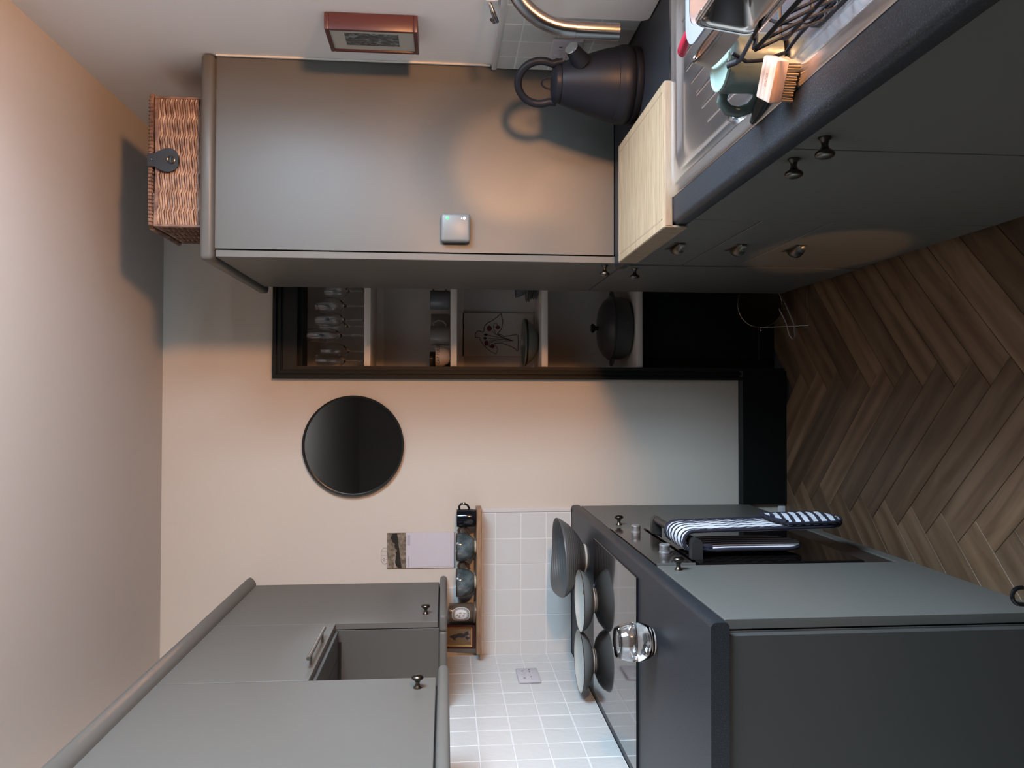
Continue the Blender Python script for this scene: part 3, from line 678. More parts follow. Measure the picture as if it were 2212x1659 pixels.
# ------------------------------------------------------------------ calendar
cal = thing('wall_calendar', 'slim wall calendar with a landscape photo on top, hanging above the mugs', 'calendar', (-.609, -.003, 1.64))
paper_m = mat('calendar_paper', (.58, .54, .58), .7); ink = mat('calendar_ink', (.24, .22, .26), .7); ink2 = mat('calendar_grid', (.42, .39, .43), .7)
MB().box(-.679, -.539, -.0045, -.002, 1.372, 1.643).build('backing', mat('calendar_card', (.10, .08, .075), .6), cal)
MB().box(-.6795, -.5385, -.006, -.0048, 1.376, 1.567).build('page', paper_m, cal)
phm, n, L, b = nodemat('calendar_photo')
tcn = n.new('ShaderNodeTexCoord'); t = n.new('ShaderNodeTexNoise'); t.inputs['Scale'].default_value = 60; t.inputs['Detail'].default_value = 5
r = ramp(n, [(.35, (.10, .075, .05)), (.6, (.24, .19, .14)), (.8, (.38, .31, .25))]); L.new(tcn.outputs['Object'], t.inputs[0]); L.new(t.outputs[0], r.inputs[0]); L.new(r.outputs[0], b.inputs['Base Color']); b.inputs['Roughness'].default_value = .5
MB().box(-.6795, -.5385, -.006, -.0048, 1.5675, 1.643).build('photo', phm, cal)
b_ = MB(); N = 16; up_ = []; lo_ = []
for i in range(N + 1):
    f = i / N; x = -.678 + .138 * f; up_.append((x, -.0062, 1.602 + .020 * f + .006 * math.sin(9 * f) + random.uniform(-.004, .004))); lo_.append((x, -.0062, 1.585 + .018 * f))
for i in range(N): b_.poly([lo_[i], lo_[i + 1], up_[i + 1], up_[i]])
b_.build('photo_trees', mat('photo_trees', (.016, .014, .010), .5), cal)
MB().poly([(-.678, -.0062, 1.617), (-.60, -.0062, 1.606), (-.678, -.0062, 1.606)]).poly([(-.62, -.0062, 1.6425), (-.678, -.0062, 1.634), (-.678, -.0062, 1.6425)]).build('photo_sky', mat('photo_sky', (.35, .27, .23), .5), cal)
text('lettering', 'September', .0105, ink, (-.677, -.0062, 1.554), (PI / 2, 0, 0), cal, ext=.0001)
MB().box(-.590, -.548, -.0063, -.0061, 1.551, 1.563).build('printed_block', ink2, cal)
b_ = MB()
for k in range(30): b_.box(-.668, -.543, -.00615, -.006, 1.5445 - k * .00545, 1.5448 - k * .00545)
b_.build('ruled_lines', ink2, cal)
text('lettering', '\n'.join(str(i) for i in range(1, 31)), .0052, ink, (-.677, -.0062, 1.5405), (PI / 2, 0, 0), cal, ext=.0001)
hg = thing('plastic_hanger', 'small clear plastic hanger plate above the calendar', 'hanger', (-.628, -.002, 1.655))
pts = []
for i in range(24):
    a = 2 * PI * i / 24; pts.append((-.630 + .020 * math.cos(a) + .012 * (1 if math.cos(a) > 0 else -1), 1.652 + .014 * math.sin(a)))
MB().prism(pts, 1, -.0018, -.0005).build('plate', mat('pale_plastic', (.58, .53, .48), .3), hg)
MB().tube([(p[0], -.0022, p[1]) for p in pts], .0009, seg=6, closed=True).build('raised_edge', mat('grey_edge', (.33, .29, .26), .4), hg)
b_ = MB()
for x in (-.645, -.629, -.613): b_.box(x, x + .0008, -.0026, -.0018, 1.641, 1.664)
b_.build('ribs', bpy.data.materials['grey_edge'], hg)
for x in (-.650, -.641): MB().lathe([(0, -.0028), (.0016, -.0026), (.0016, -.0018)], axis='Y', c=(x, 0, 1.655), seg=8).build('screw', dark_m, hg)

# ------------------------------------------------------------------ bowls and tumbler on the hob
bw = thing('wavy_bowl', 'large dark grey ribbed bowl with a wavy rim, at the back of the hob', 'bowl', (-.583, -.33, .9))
char_m = mat('charcoal_ribbed_clay', (.075, .077, .078), .38, bump=.35, bscale=1, bdist=.001)
ch, n, L, b = nodemat('charcoal_ribbed'); tcn = n.new('ShaderNodeTexCoord'); wv = n.new('ShaderNodeTexWave'); wv.bands_direction = 'Z'; wv.inputs['Scale'].default_value = 40; wv.inputs['Distortion'].default_value = .6; wv.inputs['Detail'].default_value = 1
L.new(tcn.outputs['Object'], wv.inputs[0]); bu = n.new('ShaderNodeBump'); bu.inputs['Strength'].default_value = .35; bu.inputs['Distance'].default_value = .0015; L.new(wv.outputs[1], bu.inputs['Height']); L.new(bu.outputs[0], b.inputs['Normal'])
b.inputs['Base Color'].default_value = (.085, .088, .088, 1); b.inputs['Roughness'].default_value = .42
def wob(a, r_, h_, k):
    f = max(0, (h_ - .03) / .08)
    return r_ * (1 + f * (.035 * math.cos(3 * a + .5) + .02 * math.cos(5 * a))), h_ + f * (.011 * math.sin(a) + .006 * math.sin(2 * a + 2.3) + .004 * math.sin(3 * a))
MB().lathe([(0, .006), (.045, .006), (.050, .010), (.085, .030), (.118, .060), (.136, .088), (.1405, .100), (.1395, .103), (.1365, .100), (.130, .084), (.110, .058), (.075, .032), (.03, .018), (0, .016)], seg=72, wob=wob).build('body', ch, bw, world=False, ang=60)
MB().lathe([(0, .0), (.048, .0), (.050, .003), (.047, .008), (0, .008)], seg=32).build('foot', mat('cream_clay', (.45, .42, .38), .5), bw, world=False, label='pale unglazed foot ring')
MB().lathe([(0, -.0005), (.011, 0), (.011, .001), (0, .0016)], seg=16).rot(Matrix.Translation((-.085, -.066 - .015, .0655)) @ Matrix.Rotation(math.radians(40), 4, 'X')).build('sticker', mat('red_sticker', (.35, .02, .03), .4), bw, world=False, label='small red mark inside the bowl')
# pasta bowls
blu = mat('grey_blue_glaze', (.15, .165, .165), .3); inn = mat('pale_glaze', (.42, .42, .39), .28); rimk = mat('dark_rim', (.02, .018, .016), .3)
def pbowl(x, y, lab):
    t_ = thing('pasta_bowl', lab, 'bowl', (x, y, .9065), group='pasta bowls on the hob')
    MB().lathe([(.040, .005), (.048, .006), (.075, .016), (.093, .030), (.102, .044), (.1035, .0475)], seg=56).build('body', blu, t_, world=False, ang=60)
    MB().lathe([(.1035, .0475), (.1040, .0490), (.1028, .0498), (.1016, .0490)], seg=56).build('rim', rimk, t_, world=False, label='thin dark rim')
    MB().lathe([(.1016, .0488), (.098, .042), (.086, .028), (.066, .016), (.035, .010), (0, .009)], seg=56).build('inside', inn, t_, world=False, label='pale glazed inside')
    MB().lathe([(0, 0), (.039, 0), (.042, .001), (.041, .0055), (.036, .006), (0, .006)], seg=40).build('foot', bpy.data.materials['cream_clay'], t_, world=False)
pbowl(-.690, -.522, 'shallow grey bowl holding a piece of green food, nearest the wavy bowl')
pbowl(-.896, -.515, 'empty shallow grey bowl beside the left wall, behind the tumbler')
fd = thing('food_scrap', 'small heap of green food in the shallow grey bowl', 'food', (-.690, -.517, .919))
def food(b_, c_, sz, sd_):
    rnd = random.Random(sd_)
    r1 = bmesh.ops.create_icosphere(b_.bm, subdivisions=2, radius=1)
    for v in r1['verts']:
        k = 1 + rnd.uniform(-.2, .2); v.co = Vector((c_[0] + v.co.x * sz[0] * k, c_[1] + v.co.y * sz[1] * k, c_[2] + v.co.z * sz[2] * k))
olive, n, L, b = nodemat('olive_food'); tcn = n.new('ShaderNodeTexCoord'); t = n.new('ShaderNodeTexNoise'); t.inputs['Scale'].default_value = 90
r = ramp(n, [(.4, (.10, .11, .04)), (.6, (.36, .34, .22))]); L.new(tcn.outputs['Object'], t.inputs[0]); L.new(t.outputs[0], r.inputs[0]); L.new(r.outputs[0], b.inputs['Base Color']); b.inputs['Roughness'].default_value = .4
b_ = MB(); food(b_, (.0, 0, .007), (.034, .020, .010), 1); food(b_, (-.030, .008, .006), (.018, .014, .008), 2); food(b_, (.024, .014, .014), (.012, .010, .008), 3)
b_.build('leaf_pile', olive, fd, world=False)
# tumbler
tb = thing('glass_tumbler', 'clear round-bellied glass tumbler of water on the worktop in front of the hob', 'glass', (-.597, -1.285, .9))
MB().lathe([(0, .001), (.026, .001), (.034, .006), (.043, .022), (.0475, .042), (.0465, .064), (.0405, .086), (.0365, .096), (.0355, .0965), (.0350, .0955), (.0390, .086), (.0447, .064), (.0457, .042), (.0410, .0245), (.0315, .012), (.02, .009), (0, .0085)], seg=56).build('glass', glass_m, tb, world=False, ang=80)
MB().lathe([(0, .0087), (.02, .0092), (.0313, .0122), (.0408, .0247), (.0455, .042), (.0455, .052), (.0452, .054), (0, .054)], seg=56).build('water', water_m, tb, world=False, ang=50)

# ------------------------------------------------------------------ oven gloves
gl, n, L, b = nodemat('striped_cotton')
uvn = n.new('ShaderNodeUVMap'); uvn.uv_map = 'UVMap'; sx = n.new('ShaderNodeSeparateXYZ'); L.new(uvn.outputs[0], sx.inputs[0])
fr = n.new('ShaderNodeMath'); fr.operation = 'FRACT'; gt = n.new('ShaderNodeMath'); gt.operation = 'GREATER_THAN'; gt.inputs[1].default_value = .56
L.new(sx.outputs[0], fr.inputs[0]); L.new(fr.outputs[0], gt.inputs[0])
mxn = n.new('ShaderNodeMix'); mxn.data_type = 'RGBA'; mxn.inputs[6].default_value = (.70, .71, .76, 1); mxn.inputs[7].default_value = (.018, .018, .034, 1); L.new(gt.outputs[0], mxn.inputs[0]); L.new(mxn.outputs[2], b.inputs['Base Color']); b.inputs['Roughness'].default_value = .9
navy = mat('navy_binding', (.015, .015, .028), .85)
og = thing('double_oven_glove', 'navy and white striped double oven glove draped over the oven handle', 'oven glove', (-.39, -1.0, .74))
def path_pt(s_):
    """s=0 outer bottom, rises, over the rod, down the inner side. returns (x,z,nx,nz)"""
    Lo, R_ = .455, .0215; zt = .737
    xc = LF + .047
    if s_ < Lo: return (xc + R_ + .010 * (1 - s_ / Lo), zt - Lo + s_, 1, 0)
    a = (s_ - Lo) / R_
    if a < PI: return (xc + R_ * math.cos(a), zt + R_ * math.sin(a), math.cos(a), math.sin(a))
    d_ = s_ - Lo - PI * R_
    return (xc - R_ + .004 * min(1, d_ / .1), zt - d_, -1, 0)
TOT = .455 + PI * .0215 + .335
def glove_sheet(s0, s1, yfun, off, thick, stripes, diag, name, mt, ns=50, nw=20, puff=0.0, quilt=.0015):
    b_ = MB(); uvl = b_.bm.loops.layers.uv.new('UVMap')
    G = {}
    for side in (0, 1):
        for i in range(ns + 1):
            s_ = s0 + (s1 - s0) * i / ns; ya, yb = yfun((s_ - s0) / (s1 - s0))
            for j in range(nw + 1):
                f = j / nw; y = ya + (yb - ya) * f
                x, z, nx, nz = path_pt(s_)
                e = math.sin(PI * f) ** .4 * (math.sin(PI * min(1, max(0, (i / ns) * 6)) / 2) if name != 'strap_section' else 1)
                qd = quilt * math.sin((y + s_ * .9) * 95) * math.sin((y - s_ * .9) * 95)
                o_ = off + (thick * (.5 + .5 * e) + puff * e + qd if side == 0 else 0)
                if side == 1: o_ = off
                G[side, i, j] = (b_.bm.verts.new((x + nx * o_, y, z + nz * o_)), (y, s_))
    def face(ks):
        f_ = b_.bm.faces.new([G[k][0] for k in ks])
        for lp, k in zip(f_.loops, ks):
            y, s_ = G[k][1]; lp[uvl].uv = ((y * stripes + s_ * diag), s_)
    for i in range(ns):
        for j in range(nw):
            face([(0, i, j), (0, i, j + 1), (0, i + 1, j + 1), (0, i + 1, j)]); face([(1, i, j), (1, i + 1, j), (1, i + 1, j + 1), (1, i, j + 1)])
        face([(0, i, 0), (0, i + 1, 0), (1, i + 1, 0), (1, i, 0)]); face([(0, i, nw), (1, i, nw), (1, i + 1, nw), (0, i + 1, nw)])
    for j in range(nw):
        face([(0, 0, j), (1, 0, j), (1, 0, j + 1), (0, 0, j + 1)]); face([(0, ns, j), (0, ns, j + 1), (1, ns, j + 1), (1, ns, j)])
    return b_.build(name, mt, og, ang=60)
GY0, GY1 = -1.085, -.905
def yf_main(t_):
    # rounded ends
    s_ = t_ * TOT; k = min(1, s_ / .07); k2 = min(1, (TOT - s_) / .07); c_ = (GY0 + GY1) / 2; hw = (GY1 - GY0) / 2 * (max(.04, math.sin(PI / 2 * min(k, k2))) ** .6)
    return c_ - hw, c_ + hw
glove_sheet(0, TOT, yf_main, .0, .011, 34, 0, 'strap_section', gl, ns=90)
def yf_p1(t_):
    k = min(1, t_ * .19 / .06); c_ = (GY0 + GY1) / 2 - .002; hw = (GY1 - GY0) / 2 * 1.03 * max(.05, math.sin(PI / 2 * k)) ** .6; return c_ - hw, c_ + hw
glove_sheet(0.002, .19, yf_p1, .0125, .008, 12, 40, 'mitt_pocket', gl, ns=40, puff=.006, quilt=.0018)
def yf_p2(t_):
    k = min(1, (1 - t_) * .17 / .06); c_ = (GY0 + GY1) / 2; hw = (GY1 - GY0) / 2 * 1.02 * max(.05, math.sin(PI / 2 * k)) ** .6; return c_ - hw, c_ + hw
def edge_tube(yf, s0, s1, off, r_, ns=70, close=True):
    A, B = [], []
    for i in range(ns + 1):
        t_ = i / ns; s_ = s0 + (s1 - s0) * t_; ya, yb = yf(t_); x, z, nx, nz = path_pt(s_)
        A.append((x + nx * off, ya, z + nz * off)); B.append((x + nx * off, yb, z + nz * off))
    return A + B[::-1]
MB().tube(edge_tube(yf_main, 0, TOT, .006, 0), .0052, seg=8, closed=True).build('binding', navy, og, label='navy edge binding')
A = [path_pt(.19 + .018 * math.sin(PI * i / 12)) + (GY0 + (GY1 - GY0) * i / 12,) for i in range(13)]
MB().tube([(x + .022, y, z) for x, z, nx, nz, y in A], .006, seg=8).build('pocket_binding', navy, og, label='navy band across the outer mitt')
A = edge_tube(yf_p1, .002, .19, .018, 0)
MB().tube(A, .0045, seg=8).build('pocket_edge', navy, og)
MB().tube([(-.405, GY0 - .002, .742), (-.402, GY0 - .014, .728), (-.400, GY0 - .022, .705), (-.402, GY0 - .018, .690)], .006, seg=8, flat=.35).build('hanging_loop', navy, og, label='navy hanging loop')

# ------------------------------------------------------------------ wicker hamper
hm = thing('wicker_hamper', 'brown wicker picnic hamper with a dark leather strap on top of the tall cabinet', 'hamper', (.70, -.67, 2.128))
hx0, hx1, hy0, hy1, hz0, hz1 = .508, .888, -.795, -.545, 2.129, 2.268
def perim(n_x, n_y):
    P = []
    for i in range(n_x): P.append((hx0 + (hx1 - hx0) * i / n_x, hy0, 0, -1))
    for i in range(n_y): P.append((hx1, hy0 + (hy1 - hy0) * i / n_y, 1, 0))
    for i in range(n_x): P.append((hx1 - (hx1 - hx0) * i / n_x, hy1, 0, 1))
    for i in range(n_y): P.append((hx0, hy1 - (hy1 - hy0) * i / n_y, -1, 0))
    return P
b_ = MB(); P = perim(28, 20); n_ = len(P)
rows = 19
for k in range(rows):
    z = hz0 + .005 + (hz1 - hz0 - .012) * k / (rows - 1); pts = []
    for i, (x, y, nx, ny) in enumerate(P):
        st = math.sin(2 * PI * i / 8 + (PI if k % 2 else 0)) * .0020
        sl = ((i % 4) / 4 - .5) * .006
        pts.append((x + nx * st, y + ny * st, z + sl + random.uniform(-.0008, .0008)))
    b_.tube(pts, .0042, seg=5, closed=True)
for i, (x, y, nx, ny) in enumerate(P):
    if i % 4 == 0: b_.tube([(x, y, hz0), (x, y, hz1)], .0028, seg=5)
for x, y in ((hx0, hy0), (hx1, hy0), (hx0, hy1), (hx1, hy1)): b_.tube([(x, y, hz0), (x, y, hz1 + .002)], .0055, seg=6)
o = b_.build('woven_body', wick_m, hm); o['kind'] = 'stuff'
MB().box(hx0 + .006, hx1 - .006, hy0 + .006, hy1 - .006, hz0 + .001, hz1 - .004).build('lining', mat('hamper_dark', (.03, .014, .010), .8), hm)
b_ = MB()
rimp = [(p[0] + p[2] * .001, p[1] + p[3] * .001, hz1 - .004 * abs(math.sin(i * .13))) for i, p in enumerate(P)]
for j in range(3): b_.tube([(p[0], p[1], p[2] - .003 + .003 * j) for p in rimp], .0035, seg=6, closed=True)
b_.build('top_rim', wick_m, hm)
b_ = MB(); lz = 2.279
for j in range(2): b_.tube([(p[0] + p[2] * .005, p[1] + p[3] * .005, lz + .0045 * j + .002 * math.sin(i * .2)) for i, p in enumerate(P)], .0036, seg=6, closed=True)
for i in range(120):      # wrapped binding of the lid edge
    f = i / 120 * n_; a = P[int(f) % n_]; b2 = P[(int(f) + 1) % n_]; g = f - int(f); x, y = a[0] + (b2[0] - a[0]) * g + a[2] * .005, a[1] + (b2[1] - a[1]) * g + a[3] * .005
    tx, ty = -a[3], a[2]
    cc = [(x + a[2] * .0065 * math.cos(t_), y + a[3] * .0065 * math.cos(t_), lz + .002 + .0075 * math.sin(t_)) for t_ in [2 * PI * q / 8 for q in range(8)]]
    b_.tube(cc, .0014, seg=4, closed=True)
o = b_.build('lid_rim', wick_m, hm); o['kind'] = 'stuff'
b_ = MB()
for k in range(24):
    y = hy0 + .006 + (hy1 - hy0 - .012) * k / 23
    b_.tube([(hx0 + (hx1 - hx0) * i / 28, y, lz + .002 + (.003 if (k + i // 4) % 2 else -.001)) for i in range(29)], .0045, seg=5)
o = b_.build('lid_weave', wick_m, hm); o['kind'] = 'stuff'
lea = mat('dark_leather', (.016, .017, .020), .45)
pts = [(.679, 2.287), (.679, 2.268), (.672, 2.258), (.664, 2.238), (.664, 2.222), (.671, 2.207), (.684, 2.199), (.714, 2.199), (.727, 2.207), (.734, 2.222), (.733, 2.238), (.724, 2.258), (.717, 2.268), (.717, 2.287)]
MB().prism(pts, 1, hy0 - .0165, hy0 - .0125).build('leather_strap', lea, hm, label='dark leather fastening flap')
MB().lathe([(.0085, -.002), (.0105, -.003), (.0125, -.002), (.0125, 0), (.0085, 0)], axis='Y', c=(.699, hy0 - .0166, 2.220), seg=24).build('buckle', gun_m, hm, label='small oval brass buckle')
MB().box(.690, .708, hy0 - .0195, hy0 - .0168, 2.2185, 2.2215, bev=.0006).build('turn_bar', gun_m, hm)
MB().lathe([(0, -.002), (.0025, -.0012), (.003, 0)], axis='Y', c=(.699, hy0 - .0166, 2.276), seg=12).build('rivet', chrome_m, hm)

# ------------------------------------------------------------------ things in the alcove
def wglass(x, y, h_, rb, lab, flute=False):
    t_ = thing('stemmed_glass', lab, 'glass', (x, y, 1.7395), group='stemmed glasses on the top alcove shelf')
    hb = h_ * (.42 if not flute else .33)
    pr_ = [(0, .0005), (rb * .95, .0005), (rb * .95, .0015), (.006, .004), (.0035, .012), (.0035, hb - .008), (.008, hb), (rb * .75, hb + (h_ - hb) * .16), (rb, hb + (h_ - hb) * .42), (rb * .97, hb + (h_ - hb) * .7), (rb * .82, h_), (rb * .80, h_), (rb * .95, hb + (h_ - hb) * .7), (rb * .975, hb + (h_ - hb) * .42), (rb * .72, hb + (h_ - hb) * .18), (.004, hb + .006), (0, hb + .005)]
    MB().lathe(pr_, seg=24).build('bowl_and_stem', glass_m, t_, world=False, ang=70)
ws = [(.150, .06, .195, .030, 'first from the frame, at the front'), (.195, .16, .190, .034, 'second from the frame'), (.255, .07, .232, .030, 'the tallest, third from the frame'), (.300, .16, .20, .032, 'fourth from the frame, standing back'), (.318, .06, .198, .030, 'fifth from the frame, at the front'), (.378, .10, .205, .036, 'sixth from the frame, widest bowl'), (.437, .08, .165, .030, 'right-hand one beside the cabinet door, the shortest')]
for x, y, h_, r_, lb in ws: wglass(x, y, h_, r_, 'clear stemmed glass on the top alcove shelf, ' + lb)
mk_a = mat('dark_grey_mug', (.13, .138, .15), .25); mk_b = mat('taupe_mug', (.20, .185, .165), .3)
def shelfmug(x, y, r_, h_, m_, lab, hx, rim=0):
    t_ = thing('mug', lab, 'mug', (x, y, 1.3935), group='mugs on the second alcove shelf')
    MB().lathe([(0, .001), (r_ * .9, .001), (r_, .008), (r_, h_), (r_ - .002, h_ + .0015), (r_ - .004, h_), (r_ - .004, .01), (0, .008)], seg=32).build('cup', m_, t_, world=False)
    hh = h_; MB().tube([(hx * (r_ - .002), -.004, hh * .86), (hx * (r_ + .012), -.006, hh * .88), (hx * (r_ + .024), -.008, hh * .66), (hx * (r_ + .022), -.008, hh * .40), (hx * (r_ + .010), -.006, hh * .24), (hx * (r_ - .002), -.004, hh * .22)], .0032, seg=8).build('handle', m_, t_, world=False)
shelfmug(.408, .10, .040, .082, mk_a, 'dark grey mug on the second alcove shelf, nearest the cabinet door', 1)
shelfmug(.258, .09, .040, .080, mk_b, 'taupe mug in the middle of the second alcove shelf', 1)
shelfmug(.325, .20, .036, .080, mk_b, 'darker mug standing behind between the grey and the taupe mug', -1)
shelfmug(.165, .205, .034, .085, mat('olive_mug', (.055, .05, .04), .3), 'dark olive mug behind the lettered cappuccino cup', -1)
cc_ = thing('cappuccino_cup', 'pale round cup with dark cappuccino lettering beside the alcove frame', 'cup', (.172, .075, 1.3935))
MB().lathe([(0, .001), (.022, .001), (.032, .010), (.040, .028), (.0425, .045), (.0425, .060), (.0405, .060), (.040, .044), (.030, .014), (0, .008)], seg=36).build('cup', mat('pale_pink_cup', (.50, .42, .38), .35), cc_, world=False)
s_ = 'O\u00b7CAPPUCCINO'
for i, chx in enumerate(s_):
    th = math.radians(-74 + i * 16.5)
    text('lettering', chx, .017, lbl_k, wloc(cc_) + Vector((.0431 * math.sin(th), -.0431 * math.cos(th), .044)), (PI / 2, 0, th), cc_, ext=.0002, align='CENTER')
# bird print
bd = thing('bird_print', 'pale print of a line-drawn bird carrying dark red flowers, leaning in the alcove', 'print', (.279, .25, 1.0225))
MB().box(.184, .374, .262, .266, 1.026, 1.338).build('card', mat('print_paper', (.58, .52, .46), .7), bd)
inkm = mat('print_ink', (.012, .011, .011), .6); redm = mat('print_red', (.14, .02, .03), .6)
def Q(px, py):      # drawing coordinates of the print (mm on the sheet, read off its own edges)
    return (.372 - (py - 380) / 970 * .186, .2612, 1.338 - (px - 200) / 1450 * .282)
def stroke(pts, r_=.0011): MB().tube([Q(*p) for p in pts], r_, seg=5).build('ink_line', inkm, bd)
stroke([(1070, 385), (1040, 400), (960, 480), (860, 550), (760, 600), (700, 660), (685, 720), (680, 780), (655, 815), (610, 795), (560, 780), (510, 810), (485, 870), (490, 930), (580, 938)], .0015)
stroke([(580, 938), (610, 1020), (680, 1120), (780, 1210), (880, 1280), (960, 1308), (975, 1270), (990, 1210), (970, 1150), (920, 1090)], .0012)
stroke([(1070, 385), (1075, 440), (1105, 540), (1095, 640), (1080, 720), (1030, 790), (985, 850)], .0014)
stroke([(985, 850), (1060, 870), (1130, 910), (1300, 880), (1420, 862), (1450, 880), (1455, 1000), (1452, 1120), (1450, 1240), (1425, 1245), (1395, 1190), (1250, 1120), (1070, 1055), (1000, 1065), (910, 1065)], .0014)
for q_ in ([(855, 780), (930, 850), (1080, 920), (1340, 998)], [(760, 875), (900, 905), (1150, 960), (1340, 998)], [(790, 955), (1000, 968), (1340, 998)], [(790, 1025), (900, 1000), (1100, 985), (1340, 998)], [(960, 855), (910, 760), (890, 680), (910, 620), (960, 600), (985, 650)], [(830, 1170), (790, 1120), (810, 1060), (900, 1030), (1100, 1030), (1340, 998)], [(985, 850), (1100, 930), (1340, 998)]): stroke(q_, .0011)
b_ = MB()
for cx, cy, rx, ry in ((800, 725, 55, 65), (990, 700, 55, 45), (735, 1060, 45, 62), (872, 1130, 48, 48)):
    b_ = MB(); b_.poly([(Q(cx + rx * math.cos(a), cy + ry * math.sin(a))) for a in [2 * PI * i / 16 for i in range(16)]]); b_.build('flower', redm, bd)
b_ = MB()
for cx, cy, rx, ry in ((720, 870, 42, 24), (705, 950, 38, 28), (530, 880, 6, 6)):
    b_.poly([(Q(cx + rx * math.cos(a), cy + ry * math.sin(a))) for a in [2 * PI * i / 12 for i in range(12)]])
b_.build('bud', inkm, bd)
sb_ = thing('serving_bowl', 'wide grey-green bowl with a dark rim line in front of the bird print', 'bowl', (.237, .125, 1.0225))
MB().lathe([(0, .001), (.035, .001), (.045, .006), (.078, .026), (.096, .048), (.1005, .062), (.099, .063), (.094, .048), (.074, .030), (.03, .012), (0, .011)], seg=48).build('body', mat('grey_green_glaze', (.17, .18, .16), .3), sb_, world=False)
MB().lathe([(.0975, .049), (.0992, .052), (.0998, .056), (.0985, .056)], seg=48).build('rim_line', black_m, sb_, world=False)
for k in range(5):
    pt = MB().lathe([(0, 0), (.04, 0), (.062, .004), (.070, .0075), (.0685, .0085), (.058, .0055), (0, .003)], seg=36).rot(Matrix.Rotation(math.radians(0), 4, 'X'))
    o = pt.build('plate', mk_a, None); o.location = (.478 + (.012 if k < 3 else -.0), .14, 1.0227 + k * .0098)
    tag(o, 'dark plate half hidden by the cabinet door, ' + ('bottom', 'second from the bottom', 'middle one', 'second from the top', 'topmost')[k] + ' of the alcove stack', 'plate', 'stacked dark plates on the third alcove shelf')
up_b = MB().lathe([(0, .0), (.022, .0), (.034, .012), (.042, .03), (.044, .045), (.042, .045), (.032, .014), (0, .006)], seg=32).build('small_bowl', mk_a); up_b.location = (.470, .13, 1.0725)
tag(up_b, 'small dark bowl on top of the dark plate stack in the alcove', 'bowl')
# casserole
po = thing('casserole_pot', 'dark grey cast-iron casserole with a lid on the lowest alcove shelf', 'pot', (.300, .14, .6285))
iron = mat('grey_enamel_iron', (.075, .077, .078), .35)
MB().lathe([(0, .002), (.105, .002), (.124, .012), (.133, .035), (.1345, .075), (.1365, .079), (.132, .079), (.128, .03), (0, .012)], seg=56).build('body', iron, po, world=False)
ld = MB().lathe([(.1375, .080), (.138, .085), (.133, .088), (.128, .094), (.118, .108), (.095, .122), (.05, .131), (0, .133)], seg=56).build('lid', mat('darker_enamel', (.05, .05, .052), .28), po, world=False)
MB().lathe([(0, .133), (.009, .133), (.008, .142), (.018, .152), (.0205, .158), (.016, .164), (0, .166)], seg=28).build('knob', mat('pot_knob', (.02, .02, .02), .18, metal=.6), ld, world=False)
for s_ in (-1, 1):
    MB().tube([(s_ * .131, -.026, .072), (s_ * .150, -.022, .075), (s_ * .158, 0, .077), (s_ * .150, .022, .075), (s_ * .131, .026, .072)], .0055, seg=10).build('side_handle', iron, po, world=False)
# wire stand on the floor
ws_ = thing('wire_stand', 'low brass-wire stand holding a round dark dish, on the floor by the alcove', 'stand', (.36, -.12, 0))
wire_m = mat('brass_wire', (.55, .47, .36), .25, metal=1)
MB().tube(arc((.378, .152), .092, 0, 352, 40, 'XZ', -.12), .0018, seg=6, closed=True).build('dish_rim', wire_m, ws_)
MB().lathe([(0, .012), (.06, .008), (.091, .0)], axis='Y', c=(.378, -.12, .152), seg=36).build('dish', mat('dark_dish', (.03, .022, .017), .25, metal=.5), ws_)
for ax, ay in ((.286, -.12), (.286, -.23), (.458, -.12), (.458, -.23)):
    MB().tube([(ax, ay, .0025), (ax, (ay + -.12) / 2 - .001, .08), (ax, -.121, .150)] if ay < -.2 else [(ax, ay, .0025), (ax, -.12, .150)], .0014, seg=6).build('leg', wire_m, ws_)
MB().tube([(.286, -.12, .0025), (.458, -.12, .0025)], .0014, seg=6).tube([(.286, -.23, .0025), (.458, -.23, .0025)], .0014, seg=6).tube([(.286, -.12, .0025), (.286, -.23, .0025)], .0014, seg=6).build('base_wire', wire_m, ws_)
MB().lathe([(0, -.006), (.004, -.004), (.0055, 0), (.004, .004), (.002, .006), (.003, .009), (.0035, .011), (0, .014)], axis='X', c=(.276, -.12, .148), seg=14).build('finial', wire_m, ws_)
cbm = MB().tube([(.445, -.05, .085), (.38, -.10, .072), (.30, -.17, .066), (.25, -.19, .062), (.236, -.19, .050), (.244, -.185, .036), (.30, -.17, .034), (.38, -.12, .045), (.44, -.06, .05)], .0035, seg=8, flat=.6).build('strap_loop', mat('grey_strap', (.42, .40, .40), .5), ws_, label='grey strap loop hanging from the stand')
# umbrella handle at the frame edge
um = thing('umbrella', 'black crook-handled umbrella leaning on the near cabinet, mostly cut off by the photo edge', 'umbrella', (-.39, -1.72, 0))
hp = [(-.393, -1.752, .30), (-.386, -1.75, .312), (-.372, -1.75, .322), (-.358, -1.75, .316), (-.352, -1.75, .302)]
hk_ = [(-.382 + .016 * math.cos(math.radians(a)), -1.75, .302 + .016 * math.sin(math.radians(a))) for a in range(0, 181, 20)]
MB().tube([(-.366, -1.75, .296)] + hk_ + [(-.400, -1.748, .28), (-.404, -1.745, .20), (-.41, -1.74, .01)], .0042, seg=10).build('handle_and_shaft', mat('black_lacquer', (.008, .008, .009), .15), um)
# white pipe cover at floor
pc = MB().box(-.505, -.445, -.012, -.0005, .001, .03, bev=.004, seg=2)
